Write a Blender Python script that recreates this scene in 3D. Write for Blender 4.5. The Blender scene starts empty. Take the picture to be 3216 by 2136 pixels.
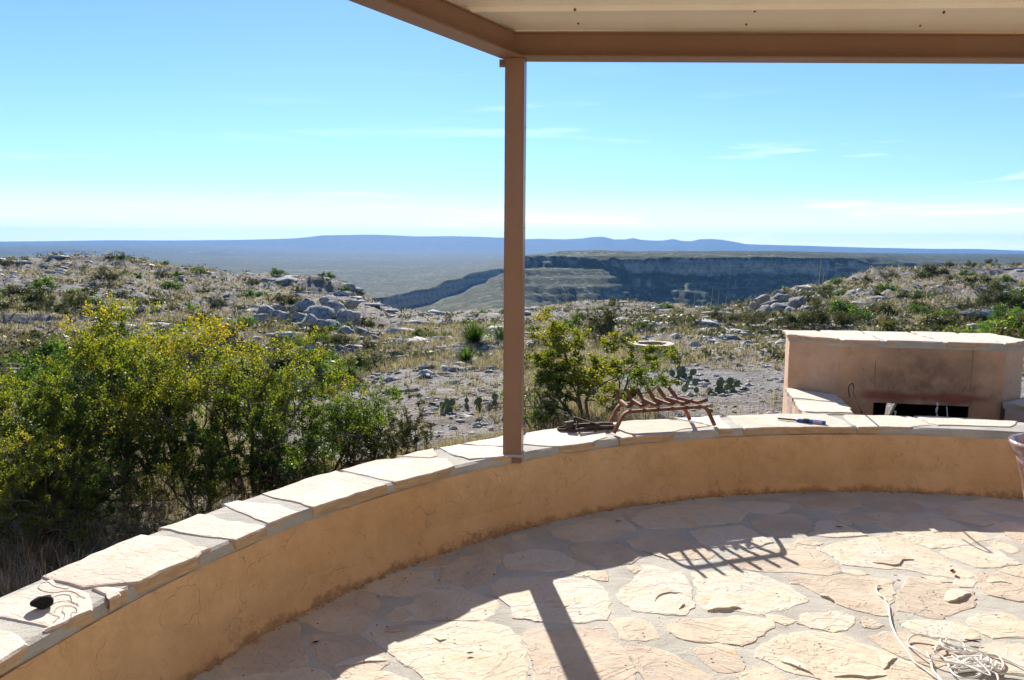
import bpy, bmesh, math, random
import numpy as np
from mathutils import Vector, Matrix
R_ = math.radians
S = bpy.context.scene
COL = S.collection

# ------------------------------------------------------------------ camera
W, H, F = 3216, 2136, 2453.0
EZ = 1.70
PITCH, ROLL = R_(-6.81), R_(0.4)
_F = np.array([0, math.cos(PITCH), math.sin(PITCH)])
_R0 = np.array([1.0, 0, 0]); _U0 = np.cross(_R0, _F)
_R = _R0 * math.cos(ROLL) + _U0 * math.sin(ROLL)
_U = -_R0 * math.sin(ROLL) + _U0 * math.cos(ROLL)
cd = bpy.data.cameras.new('camera'); cam = bpy.data.objects.new('camera', cd); COL.objects.link(cam)
cd.sensor_width = 23.6; cd.lens = 23.6 * F / W; cd.clip_end = 90000; cd.clip_start = 0.05
m = Matrix((( _R[0], _U[0], -_F[0], 0), (_R[1], _U[1], -_F[1], 0), (_R[2], _U[2], -_F[2], EZ), (0, 0, 0, 1)))
cam.matrix_world = m
S.camera = cam

# ------------------------------------------------------------------ light
SUN_EL, SUN_AZ = 27.0, 9.1          # azimuth measured from +Y toward -X
sund = Vector((-math.sin(R_(SUN_AZ)) * math.cos(R_(SUN_EL)), math.cos(R_(SUN_AZ)) * math.cos(R_(SUN_EL)), math.sin(R_(SUN_EL))))
sl = bpy.data.lights.new('sun', 'SUN'); sl.energy = 4.8; sl.angle = R_(0.53); sl.color = (1.0, 0.93, 0.83)
so = bpy.data.objects.new('sun', sl); COL.objects.link(so)
so.rotation_euler = sund.to_track_quat('Z', 'Y').to_euler()
world = bpy.data.worlds.new('World'); S.world = world; world.use_nodes = True
S.view_settings.view_transform = 'Standard'; S.view_settings.look = 'None'
S.view_settings.exposure = 1.2; S.view_settings.gamma = 1.0
try: S.view_settings.use_curve_mapping = False
except Exception: pass
S.cycles.max_bounces = 8; S.cycles.diffuse_bounces = 4; S.cycles.transparent_max_bounces = 8
S.cycles.volume_bounces = 1


def build_world():
    nt = world.node_tree; nt.nodes.clear(); N = nt.nodes.new; L = nt.links.new
    sky = N('ShaderNodeTexSky'); sky.sky_type = 'NISHITA'; sky.sun_disc = False
    sky.sun_elevation = R_(SUN_EL); sky.sun_rotation = R_(-SUN_AZ)
    sky.altitude = 900; sky.air_density = 1.0; sky.dust_density = 0.05; sky.ozone_density = 2.5
    tint = N('ShaderNodeMix'); tint.data_type = 'RGBA'; tint.blend_type = 'MULTIPLY'; tint.inputs[0].default_value = 1
    tint.inputs[7].default_value = (0.80, 1.01, 1.24, 1)
    L(sky.outputs[0], tint.inputs[6])
    tc = N('ShaderNodeTexCoord'); sep = N('ShaderNodeSeparateXYZ'); L(tc.outputs['Generated'], sep.inputs[0])
    # thin cirrus, drawn out sideways, strongest near the horizon
    mp = N('ShaderNodeMapping'); mp.inputs['Scale'].default_value = (2.2, 2.2, 26); L(tc.outputs['Generated'], mp.inputs[0])
    no = N('ShaderNodeTexNoise'); no.inputs['Scale'].default_value = 1.6; no.inputs['Detail'].default_value = 7
    no.inputs['Roughness'].default_value = 0.55; no.inputs['Distortion'].default_value = 0.6; L(mp.outputs[0], no.inputs['Vector'])
    cr = N('ShaderNodeMapRange'); cr.inputs['From Min'].default_value = 0.57; cr.inputs['From Max'].default_value = 0.80
    L(no.outputs['Fac'], cr.inputs['Value'])
    band = N('ShaderNodeMapRange'); band.interpolation_type = 'SMOOTHSTEP'
    band.inputs['From Min'].default_value = 0.24; band.inputs['From Max'].default_value = 0.02; L(sep.outputs['Z'], band.inputs['Value'])
    mul = N('ShaderNodeMath'); mul.operation = 'MULTIPLY'
    side = N('ShaderNodeMapRange'); side.interpolation_type = 'SMOOTHSTEP'; side.inputs['From Min'].default_value = -0.35; side.inputs['From Max'].default_value = 0.15; side.inputs['To Min'].default_value = 0.25
    L(sep.outputs['X'], side.inputs['Value']); ms = N('ShaderNodeMath'); ms.operation = 'MULTIPLY'; L(cr.outputs[0], ms.inputs[0]); L(side.outputs[0], ms.inputs[1]); L(ms.outputs[0], mul.inputs[0]); L(band.outputs[0], mul.inputs[1])
    # low pale veil along the horizon
    veil = N('ShaderNodeMapRange'); veil.interpolation_type = 'SMOOTHSTEP'
    veil.inputs['From Min'].default_value = 0.08; veil.inputs['From Max'].default_value = 0.0; veil.inputs['To Max'].default_value = 0.72
    L(sep.outputs['Z'], veil.inputs['Value'])
    add = N('ShaderNodeMath'); add.operation = 'ADD'; add.use_clamp = True; L(mul.outputs[0], add.inputs[0]); L(veil.outputs[0], add.inputs[1])
    mix = N('ShaderNodeMix'); mix.data_type = 'RGBA'; L(add.outputs[0], mix.inputs[0]); L(tint.outputs[2], mix.inputs[6])
    mix.inputs[7].default_value = (13.5, 14.0, 14.0, 1)
    bg = N('ShaderNodeBackground'); bg.inputs['Strength'].default_value = 0.058; L(mix.outputs[2], bg.inputs['Color'])
    out = N('ShaderNodeOutputWorld'); L(bg.outputs[0], out.inputs['Surface'])


build_world()

# ------------------------------------------------------------------ helpers
K = 3216 / 2361.0                    # coordinates read off a 2361 px wide view of the photograph
rng = random.Random(7)
nrng = np.random.default_rng(11)


def ray(u, v):
    d = _F * F + _R * (u - W / 2) - _U * (v - H / 2)
    return d / np.linalg.norm(d)


def onz(u, v, z):
    d = ray(u, v); t = (z - EZ) / d[2]
    return Vector((d[0] * t, d[1] * t, z))


def ony(u, v, Y):
    d = ray(u, v); t = Y / d[1]
    return Vector((d[0] * t, Y, EZ + d[2] * t))


def hash2(ix, iy, seed):
    h = (ix.astype(np.int64) * 374761393 + iy.astype(np.int64) * 668265263 + seed * 982451653) & 0x7fffffff
    h = ((h ^ (h >> 13)) * 1274126177) & 0x7fffffff
    h = h ^ (h >> 16)
    return (h & 0xffff) / 65535.0


def vnoise(x, y, seed=0):
    x = np.asarray(x, float); y = np.asarray(y, float)
    ix = np.floor(x); iy = np.floor(y); fx = x - ix; fy = y - iy
    fx = fx * fx * (3 - 2 * fx); fy = fy * fy * (3 - 2 * fy)
    a = hash2(ix, iy, seed); b = hash2(ix + 1, iy, seed); c = hash2(ix, iy + 1, seed); d = hash2(ix + 1, iy + 1, seed)
    return (a * (1 - fx) + b * fx) * (1 - fy) + (c * (1 - fx) + d * fx) * fy


def fbm(x, y, seed=0, o=4, g=0.5):
    s = 0; a = 1; t = 0
    for i in range(o):
        s = s + a * vnoise(x * 2 ** i + 17.3 * i, y * 2 ** i - 9.1 * i, seed + i); t += a; a *= g
    return s / t - 0.5


def mesh_np(name, V, Fc, smooth=False):
    V = np.asarray(V, np.float32); Fc = np.asarray(Fc, np.int32); k = Fc.shape[1]
    me = bpy.data.meshes.new(name)
    me.vertices.add(len(V)); me.vertices.foreach_set('co', V.ravel())
    me.loops.add(Fc.size); me.loops.foreach_set('vertex_index', Fc.ravel())
    me.polygons.add(len(Fc)); me.polygons.foreach_set('loop_start', np.arange(0, Fc.size, k, dtype=np.int32))
    if smooth: me.polygons.foreach_set('use_smooth', np.ones(len(Fc), bool))
    me.update(calc_edges=True); me.validate(clean_customdata=False)
    return me


def link(name, me, mat=None, parent=None, loc=None):
    o = bpy.data.objects.new(name, me); COL.objects.link(o)
    if mat is not None and not len(me.materials): me.materials.append(mat)
    if parent is not None: o.parent = parent
    if loc is not None: o.location = loc
    return o


def tag(o, label=None, cat=None, group=None, kind=None):
    if label: o['label'] = label
    if cat: o['category'] = cat
    if group: o['group'] = group
    if kind: o['kind'] = kind
    return o


def empty(name, loc=(0, 0, 0), rz=0.0):
    o = bpy.data.objects.new(name, None); COL.objects.link(o); o.location = loc; o.rotation_euler = (0, 0, rz)
    o.empty_display_size = 0.1
    return o


def copy_tree(root, **kw):
    def rec(o, parent):
        c = o.copy(); COL.objects.link(c)
        if parent is not None: c.parent = parent
        for ch in [x for x in KIDS.get(o.name, [])]: rec(ch, c)
        return c
    return rec(root, None)


KIDS = {}


def kid(o):
    KIDS.setdefault(o.parent.name, []).append(o); return o


def bm_obj(name, bm, mat, parent=None, loc=None, smooth=False):
    me = bpy.data.meshes.new(name)
    bmesh.ops.recalc_face_normals(bm, faces=bm.faces)
    if smooth:
        for f in bm.faces: f.smooth = True
    bm.to_mesh(me); bm.free()
    return link(name, me, mat, parent, loc)


def add_box(bm, c, s, rz=0.0, M=None):
    g = bmesh.ops.create_cube(bm, size=1.0)
    T = Matrix.Translation(Vector(c)) @ Matrix.Rotation(rz, 4, 'Z') @ Matrix.Diagonal((s[0], s[1], s[2], 1))
    if M is not None: T = M @ T
    bmesh.ops.transform(bm, matrix=T, verts=g['verts'])
    return g['verts']


def add_bar(bm, pts, w, h=None, sides=4, up=(0, 0, 1), cap=True, twist=0.0):
    """a bar or tube swept through pts; w,h = half sizes"""
    h = w if h is None else h
    pts = [Vector(p) for p in pts]; rings = []
    n = len(pts)
    for i, p in enumerate(pts):
        d = (pts[min(i + 1, n - 1)] - pts[max(i - 1, 0)])
        if d.length < 1e-9: d = Vector((0, 0, 1))
        d.normalize(); u = Vector(up)
        if abs(d.dot(u)) > 0.97: u = Vector((0, 1, 0))
        s = d.cross(u).normalized(); t = s.cross(d).normalized()
        wi = w[i] if isinstance(w, (list, tuple)) else w
        hi = h[i] if isinstance(h, (list, tuple)) else h
        ring = []
        for k in range(sides):
            a = 2 * math.pi * (k + 0.5) / sides + twist
            q = 1 / math.cos(math.pi / sides) if sides == 4 else 1
            ring.append(bm.verts.new(p + s * math.cos(a) * wi * q + t * math.sin(a) * hi * q))
        rings.append(ring)
    for a, b in zip(rings, rings[1:]):
        for k in range(sides):
            bm.faces.new((a[k], a[(k + 1) % sides], b[(k + 1) % sides], b[k]))
    if cap:
        bm.faces.new(rings[0][::-1]); bm.faces.new(rings[-1])


def smooth_path(pts, n=6, closed=False):
    P = [Vector(p) for p in pts]; out = []
    m = len(P)
    rngi = range(m if closed else m - 1)
    for i in rngi:
        p1, p2 = P[i], P[(i + 1) % m]
        p0 = P[i - 1] if (closed or i > 0) else p1; p3 = P[(i + 2) % m] if (closed or i + 2 < m) else p2
        for k in range(n):
            t = k / n
            out.append(0.5 * ((2 * p1) + (p2 - p0) * t + (2 * p0 - 5 * p1 + 4 * p2 - p3) * t * t + (3 * p1 - p0 - 3 * p2 + p3) * t ** 3))
    out.append(P[0].copy() if closed else P[-1])
    return out


# ------------------------------------------------------------------ materials
class MB:
    """a small node builder"""
    def __init__(s, name, rough=0.9, spec=0.2):
        s.m = bpy.data.materials.new(name); s.m.use_nodes = True; s.nt = s.m.node_tree
        s.bsdf = s.nt.nodes['Principled BSDF']; s.out = s.nt.nodes['Material Output']
        s.bsdf.inputs['Roughness'].default_value = rough
        s.bsdf.inputs['Specular IOR Level'].default_value = spec
        s._tc = None

    def n(s, t, **kw):
        nd = s.nt.nodes.new('ShaderNode' + t)
        for k, v in kw.items(): setattr(nd, k, v)
        return nd

    def l(s, a, b): s.nt.links.new(a, b)

    def coord(s, scale=(1, 1, 1), rnd=False, which='Object', rot=(0, 0, 0)):
        if s._tc is None: s._tc = s.n('TexCoord')
        v = s._tc.outputs[which]
        if rnd:
            oi = s.n('ObjectInfo'); sc = s.n('VectorMath', operation='SCALE'); sc.inputs[0].default_value = (37.1, 51.7, 23.3)
            s.l(oi.outputs['Random'], sc.inputs['Scale']); ad = s.n('VectorMath', operation='ADD'); s.l(v, ad.inputs[0]); s.l(sc.outputs[0], ad.inputs[1]); v = ad.outputs[0]
        mp = s.n('Mapping'); mp.inputs['Scale'].default_value = scale; mp.inputs['Rotation'].default_value = rot; s.l(v, mp.inputs[0])
        return mp.outputs[0]

    def noise(s, v, scale, detail=4, rough=0.5, dist=0.0):
        nd = s.n('TexNoise'); nd.inputs['Scale'].default_value = scale; nd.inputs['Detail'].default_value = detail
        nd.inputs['Roughness'].default_value = rough; nd.inputs['Distortion'].default_value = dist; s.l(v, nd.inputs['Vector'])
        return nd.outputs['Fac']

    def voro(s, v, scale, feature='F1', out='Distance', rnd=1.0):
        nd = s.n('TexVoronoi', feature=feature); nd.inputs['Scale'].default_value = scale; nd.inputs['Randomness'].default_value = rnd; s.l(v, nd.inputs['Vector'])
        return nd.outputs[out]

    def mr(s, x, a, b, c=0.0, d=1.0, smooth=False):
        nd = s.n('MapRange')
        if smooth: nd.interpolation_type = 'SMOOTHSTEP'
        for k, val in (('From Min', a), ('From Max', b), ('To Min', c), ('To Max', d)): nd.inputs[k].default_value = val
        s.l(x, nd.inputs['Value']); return nd.outputs[0]

    def math(s, op, a, b=None, clamp=False):
        nd = s.n('Math', operation=op, use_clamp=clamp)
        for i, x in enumerate((a, b)):
            if x is None: continue
            if isinstance(x, (int, float)): nd.inputs[i].default_value = x
            else: s.l(x, nd.inputs[i])
        return nd.outputs[0]

    def mix(s, f, a, b, blend='MIX'):
        nd = s.n('Mix', data_type='RGBA', blend_type=blend)
        for i, x in ((0, f), (6, a), (7, b)):
            if isinstance(x, (int, float)): nd.inputs[i].default_value = x
            elif isinstance(x, tuple): nd.inputs[i].default_value = (*x, 1)[:4]
            else: s.l(x, nd.inputs[i])
        return nd.outputs[2]

    def ramp(s, f, stops, interp='LINEAR'):
        nd = s.n('ValToRGB'); cr = nd.color_ramp; cr.interpolation = interp
        while len(cr.elements) < len(stops): cr.elements.new(0.5)
        for e, (p, c) in zip(cr.elements, stops): e.position = p; e.color = (*c, 1)
        s.l(f, nd.inputs[0]); return nd.outputs[0]

    def bump(s, h, dist=0.01, strength=1.0, prev=None):
        nd = s.n('Bump'); nd.inputs['Distance'].default_value = dist; nd.inputs['Strength'].default_value = strength
        s.l(h, nd.inputs['Height'])
        if prev is not None: s.l(prev, nd.inputs['Normal'])
        return nd.outputs[0]

    def done(s, col=None, nrm=None, rough=None):
        if col is not None:
            if isinstance(col, tuple): s.bsdf.inputs['Base Color'].default_value = (*col, 1)
            else: s.l(col, s.bsdf.inputs['Base Color'])
        if nrm is not None: s.l(nrm, s.bsdf.inputs['Normal'])
        if rough is not None: s.l(rough, s.bsdf.inputs['Roughness'])
        return s.m


def mat_flag(name, cols, terr=1.0, layer=1.0, edgecol=None):
    """bedded flagstone: broad colour patches, flaked layers with sharp little edges, pits"""
    b = MB(name, 0.85, 0.25)
    v = b.coord(rnd=True); vs = b.coord((1.0, 1.7, 1.0), rnd=True, rot=(0, 0, 0.5))
    big = b.noise(v, 3.2, 5, 0.6, 0.8)
    oi = b.n('ObjectInfo')
    sh = b.math('ADD', big, b.mr(oi.outputs['Random'], 0, 1, -0.20, 0.20))
    col = b.ramp(sh, [(0.26, cols[0]), (0.42, cols[1]), (0.56, cols[2]), (0.72, cols[3])])
    pink = b.mr(b.noise(b.coord(rnd=True, rot=(0.3, 0, 1)), 5.0, 5, 0.6, 1.2), 0.58, 0.70, 0, 0.30, True)
    col = b.mix(pink, col, (0.72, 0.42, 0.32))
    och = b.mr(b.noise(vs, 4.0, 6, 0.65, 0.4), 0.60, 0.68, 0, 0.5, True)
    col = b.mix(och, col, (0.62, 0.40, 0.19))
    col = b.mix(b.mr(b.noise(v, 60, 3, 0.7), 0.3, 0.7, 0, 0.35), col, (0.40, 0.30, 0.22), 'MIX')
    pits = b.mr(b.voro(v, 42), 0.05, 0.11, 1, 0); pm = b.math('MULTIPLY', pits, b.mr(b.noise(v, 9, 3), 0.5, 0.62))
    col = b.mix(b.math('MULTIPLY', pm, 0.7), col, (0.16, 0.10, 0.07))
    # layers: stepped noise
    hn = b.noise(vs, 2.6, 7, 0.55, 0.5)
    st = b.math('MULTIPLY', hn, 13.0); fr = b.math('FRACT', st); fl = b.math('FLOOR', st)
    edge = b.mr(fr, 0.0, 0.16, 0, 1, True)
    stepped = b.math('ADD', fl, edge)
    em = b.math('MULTIPLY', b.mr(fr, 0.0, 0.05, 1, 0), b.mr(b.noise(v, 7, 4), 0.42, 0.58))
    col = b.mix(b.math('MULTIPLY', em, 0.55), col, (0.22, 0.14, 0.09))
    if edgecol:
        ge = b.n('NewGeometry'); se = b.n('SeparateXYZ'); b.l(ge.outputs['True Normal'], se.inputs[0])
        side = b.mr(b.math('ABSOLUTE', se.outputs['Z']), 0.55, 0.35, 0, 0.85)
        col = b.mix(side, col, b.ramp(b.noise(b.coord((1, 1, 6), rnd=True), 9, 4), [(0.35, edgecol), (0.65, tuple(x * 1.5 for x in edgecol))]))
    n1 = b.bump(stepped, 0.0022 * terr, 1.0)
    n2 = b.bump(b.noise(v, 28, 6, 0.65), 0.006, 0.7, n1)
    n3 = b.bump(b.noise(v, 5, 5, 0.6, 0.5), 0.018 * layer, 0.5, n2)
    n4 = b.bump(pm, -0.006, 1.0, n3)
    return b.done(col, n4)


def mat_mortar(name, c=(0.50, 0.48, 0.43)):
    b = MB(name, 0.95, 0.1); v = b.coord(which='Object')
    col = b.mix(b.mr(b.noise(v, 2.5, 5, 0.6), 0.35, 0.68), tuple(x * 0.80 for x in c), tuple(min(1, x * 1.25) for x in c))
    col = b.mix(b.mr(b.noise(v, 150, 3, 0.75), 0.35, 0.7, 0, 0.6), col, tuple(x * 0.62 for x in c))
    col = b.mix(b.mr(b.noise(v, 5, 5, 0.7, 1.0), 0.60, 0.66, 0, 0.35), col, (0.60, 0.44, 0.30))
    n = b.bump(b.noise(b.coord((1, 1.6, 1)), 5, 6, 0.65, 0.8), 0.016, 0.6); n = b.bump(b.noise(v, 160, 3, 0.7), 0.003, 0.9, n)
    return b.done(col, n)


def mat_stucco(name, c, c2, soot=False):
    b = MB(name, 0.92, 0.12); v = b.coord(which='Object')
    col = b.mix(b.mr(b.noise(v, 1.1, 5, 0.6, 0.5), 0.35, 0.65), c, c2)
    col = b.mix(b.mr(b.noise(v, 7, 7, 0.75), 0.44, 0.70, 0, 0.42), col, tuple(x * 0.62 for x in c))
    # fine wandering cracks
    wv = b.n('VectorMath', operation='ADD')
    nn = b.n('TexNoise'); nn.inputs['Scale'].default_value = 9; nn.inputs['Detail'].default_value = 4; b.l(v, nn.inputs['Vector'])
    sc = b.n('VectorMath', operation='SCALE'); sc.inputs['Scale'].default_value = 0.16; b.l(nn.outputs['Color'], sc.inputs[0])
    b.l(v, wv.inputs[0]); b.l(sc.outputs[0], wv.inputs[1])
    ed = b.voro(wv.outputs[0], 6.5, 'DISTANCE_TO_EDGE')
    ck = b.math('MULTIPLY', b.mr(ed, 0.0, 0.011, 0.9, 0, True), b.mr(b.noise(v, 6.2, 5, 0.7), 0.50, 0.58))
    ed2 = b.voro(wv.outputs[0], 26.0, 'DISTANCE_TO_EDGE')
    ck2 = b.math('MULTIPLY', b.mr(ed2, 0.0, 0.05, 1, 0, True), b.mr(b.noise(v, 7.2, 5, 0.65), 0.58, 0.66))
    cka = b.math('MAXIMUM', ck, b.math('MULTIPLY', ck2, 0.8))
    col = b.mix(b.math('MULTIPLY', cka, 0.38), col, (0.22, 0.09, 0.035))
    sz_ = b.n('SeparateXYZ'); b.l(b._tc.outputs['Object'], sz_.inputs[0])
    grime = b.mr(b.math('ADD', sz_.outputs['Z'], b.mr(b.noise(v, 9, 6, 0.75), 0.25, 0.75, 0.05, -0.05)), 0.0, 0.045, 0.6, 0, True)
    col = b.mix(grime, col, (0.22, 0.115, 0.062))
    rain = b.math('MULTIPLY', b.mr(b.noise(b.coord((9, 9, 0.9)), 1.0, 5, 0.7), 0.54, 0.70, 0, 0.2, True), b.mr(sz_.outputs['Z'], 0.05, 0.40, 0.3, 1))
    col = b.mix(rain, col, tuple(x * 0.55 for x in c))
    sp = b.mr(b.noise(v, 85, 3, 0.6), 0.70, 0.76, 0, 0.7)
    col = b.mix(sp, col, (0.24, 0.11, 0.05))
    if soot:
        sx = b.n('SeparateXYZ'); b.l(b._tc.outputs['Object'], sx.inputs[0])
        dx = b.math('MULTIPLY', b.math('SUBTRACT', sx.outputs['X'], 0.02), 1.25); dz = b.math('SUBTRACT', sx.outputs['Z'], 0.47)
        rr = b.math('SQRT', b.math('ADD', b.math('MULTIPLY', dx, dx), b.math('MULTIPLY', b.math('MULTIPLY', dz, dz), 1.6)))
        rr = b.math('ADD', rr, b.mr(b.noise(v, 3.5, 5, 0.65), 0.2, 0.8, -0.35, 0.35))
        col = b.mix(b.math('MULTIPLY', b.mr(rr, 0.10, 1.10, 0.72, 0.12, True), b.mr(b.noise(v, 6, 6, 0.7), 0.3, 0.6, 0.35, 1)), col, (0.10, 0.078, 0.064))
        red = b.mr(b.math('ADD', b.math('ABSOLUTE', b.math('SUBTRACT', dz, -0.02)), b.mr(b.noise(v, 4, 4), 0, 1, -0.04, 0.05)), 0.015, 0.065, 0.8, 0, True)
        red = b.math('MULTIPLY', red, b.mr(b.math('ABSOLUTE', dx), 0.50, 0.72, 1, 0, True))
        col = b.mix(red, col, (0.27, 0.085, 0.065))
    n = b.bump(b.noise(v, 5, 6, 0.62, 0.4), 0.03, 0.55); n = b.bump(b.noise(v, 110, 3, 0.6), 0.0025, 0.9, n)
    n = b.bump(cka, -0.0025, 1.0, n)
    return b.done(col, n)


def mat_metal_paint(name, c, rough=0.5, c2=None):
    b = MB(name, rough, 0.4); v = b.coord()
    col = b.mix(b.mr(b.noise(v, 3, 5, 0.6), 0.3, 0.7), c, c2 or tuple(x * 0.86 for x in c))
    col = b.mix(b.mr(b.noise(v, 60, 3, 0.6), 0.66, 0.74, 0, 0.5), col, tuple(x * 0.5 for x in c))
    n = b.bump(b.noise(v, 14, 3), 0.002, 0.5)
    return b.done(col, n)


def mat_rust(name, c1, c2, c3, rough=0.75):
    b = MB(name, rough, 0.3); v = b.coord()
    col = b.ramp(b.noise(v, 14, 6, 0.65, 0.4), [(0.35, c1), (0.52, c2), (0.68, c3)])
    n = b.bump(b.noise(v, 90, 4, 0.7), 0.002, 1.0)
    return b.done(col, n)


def mat_leaf(name, cols, trans=0.45, tc=1.6, tone=True):
    b = MB(name); b.nt.nodes.remove(b.bsdf)
    g = b.n('NewGeometry'); f_ = g.outputs['Random Per Island']
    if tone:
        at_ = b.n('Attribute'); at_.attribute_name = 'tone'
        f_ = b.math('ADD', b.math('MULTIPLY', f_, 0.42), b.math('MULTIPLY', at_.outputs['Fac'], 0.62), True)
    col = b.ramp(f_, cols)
    di = b.n('BsdfDiffuse'); tr = b.n('BsdfTranslucent'); gl = b.n('BsdfGlossy'); gl.inputs['Roughness'].default_value = 0.42
    gl.inputs['Color'].default_value = (0.75, 0.8, 0.75, 1)
    b.l(col, di.inputs['Color'])
    tcx = b.mix(1.0, col, (tc, tc * 1.02, tc * 0.55), 'MULTIPLY'); b.l(tcx, tr.inputs['Color'])
    m1 = b.n('MixShader'); m1.inputs[0].default_value = trans; b.l(di.outputs[0], m1.inputs[1]); b.l(tr.outputs[0], m1.inputs[2])
    m2 = b.n('MixShader'); m2.inputs[0].default_value = 0.03; b.l(m1.outputs[0], m2.inputs[1]); b.l(gl.outputs[0], m2.inputs[2])
    b.l(m2.outputs[0], b.out.inputs['Surface'])
    return b.m


M = {}
M['flag'] = mat_flag('flagstone', [(0.47, 0.40, 0.33), (0.55, 0.475, 0.37), (0.63, 0.56, 0.44), (0.61, 0.57, 0.50)])
M['cap'] = mat_flag('cap_flagstone', [(0.60, 0.50, 0.41), (0.66, 0.585, 0.475), (0.70, 0.64, 0.55), (0.67, 0.58, 0.49)], 0.6, 0.4, (0.40, 0.26, 0.13))
M['mortar'] = mat_mortar('mortar')
M['stucco'] = mat_stucco('ochre_stucco', (0.67, 0.405, 0.19), (0.735, 0.485, 0.26))
M['grill_stucco'] = mat_stucco('sooty_stucco', (0.62, 0.41, 0.26), (0.70, 0.49, 0.34), soot=True)
M['pale_stucco'] = mat_stucco('pale_rough_stucco', (0.56, 0.40, 0.33), (0.62, 0.46, 0.38))
M['brown'] = mat_metal_paint('brown_painted_steel', (0.285, 0.160, 0.096), 0.34)
M['deck'] = mat_metal_paint('cream_painted_sheet', (0.88, 0.80, 0.65), 0.4, (0.84, 0.74, 0.58))
M['rust'] = mat_rust('rusty_iron', (0.09, 0.036, 0.024), (0.20, 0.075, 0.040), (0.36, 0.13, 0.05))
M['dark_iron'] = mat_rust('dark_old_iron', (0.03, 0.024, 0.022), (0.065, 0.048, 0.042), (0.12, 0.08, 0.06))
M['black'] = MB('soot_black', 0.95, 0.05).done((0.012, 0.010, 0.009))


def mat_soil():
    b = MB('stony_soil', 0.95, 0.08); v = b.coord(which='Object')
    rock = b.ramp(b.noise(v, 1.3, 6, 0.65, 0.4), [(0.30, (0.20, 0.19, 0.185)), (0.5, (0.32, 0.305, 0.295)), (0.7, (0.46, 0.44, 0.415))])
    soil = b.ramp(b.noise(v, 3.1, 5, 0.6), [(0.3, (0.18, 0.14, 0.105)), (0.7, (0.31, 0.25, 0.19))])
    mk = b.mr(b.noise(v, 0.16, 6, 0.62, 0.7), 0.44, 0.60, 0, 1, True)
    mk2 = b.mr(b.noise(v, 1.1, 5, 0.7), 0.40, 0.58, 0, 1, True)
    f = b.math('MULTIPLY', mk, mk2)
    col = b.mix(f, rock, soil)
    peb = b.voro(v, 7.0); pebc = b.voro(v, 7.0, out='Color'); sx = b.n('SeparateColor'); b.l(pebc, sx.inputs[0])
    isst = b.math('MULTIPLY', b.mr(peb, 0.34, 0.30, 0, 1), b.mr(sx.outputs[0], 0.35, 0.42, 0, 1))
    col = b.mix(b.math('MULTIPLY', isst, 0.75), col, b.ramp(sx.outputs[1], [(0, (0.30, 0.29, 0.275)), (1, (0.58, 0.56, 0.52))]))
    peb2 = b.voro(v, 22.0); col = b.mix(b.mr(peb2, 0.30, 0.42, 0, 0.5), col, (0.12, 0.10, 0.085))
    # scattered scrub too far off to be told apart
    tuft = b.mr(b.math('ADD', b.voro(v, 0.75), b.mr(b.noise(v, 0.11, 4, 0.6), 0.3, 0.7, 0.16, -0.20)), 0.26, 0.40, 1, 0, True)
    fine = b.noise(v, 4.0, 4, 0.7)
    far = 0.55
    tuft = b.math('MULTIPLY', b.math('MULTIPLY', tuft, b.mr(fine, 0.38, 0.55)), far)
    col = b.mix(tuft, col, (0.085, 0.09, 0.045))
    dark = b.mr(b.noise(v, 0.8, 6, 0.75, 1.0), 0.55, 0.70, 0, 0.55, True)
    col = b.mix(dark, col, (0.15, 0.135, 0.125))
    n = b.bump(b.noise(v, 1.2, 6, 0.7), 0.35, 0.8); n = b.bump(isst, 0.045, 1.0, n); n = b.bump(b.noise(v, 18, 5, 0.7), 0.03, 0.9, n)
    n = b.bump(b.mr(peb2, 0, 0.5, 1, 0), 0.015, 0.8, n)
    return b.done(col, n)


def mat_rock(name='limestone', tone=1.0):
    b = MB(name, 0.93, 0.1); v = b.coord(rnd=True)
    c = lambda x: tuple(k * tone for k in x)
    col = b.ramp(b.noise(v, 2.2, 6, 0.65, 0.5), [(0.3, c((0.22, 0.21, 0.20))), (0.5, c((0.36, 0.345, 0.325))), (0.68, c((0.52, 0.49, 0.45)))])
    col = b.mix(b.mr(b.noise(v, 9, 5, 0.7), 0.52, 0.66, 0, 0.7), col, c((0.16, 0.15, 0.14)))
    col = b.mix(b.mr(b.noise(v, 1.7, 4, 0.6), 0.62, 0.70, 0, 0.5), col, c((0.46, 0.33, 0.21)))
    cr = b.mr(b.voro(b.coord((1, 1, 1.6), rnd=True), 2.2, 'DISTANCE_TO_EDGE'), 0.0, 0.05, 1, 0, True)
    cr = b.math('MULTIPLY', cr, b.mr(b.noise(v, 1.5, 3), 0.45, 0.55)); col = b.mix(b.math('MULTIPLY', cr, 0.8), col, (0.04, 0.037, 0.034))
    n = b.bump(b.noise(v, 2.6, 7, 0.7, 0.3), 0.16, 0.8); n = b.bump(b.noise(v, 16, 5, 0.7), 0.03, 0.9, n); n = b.bump(cr, -0.08, 1, n)
    return b.done(col, n)


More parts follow.
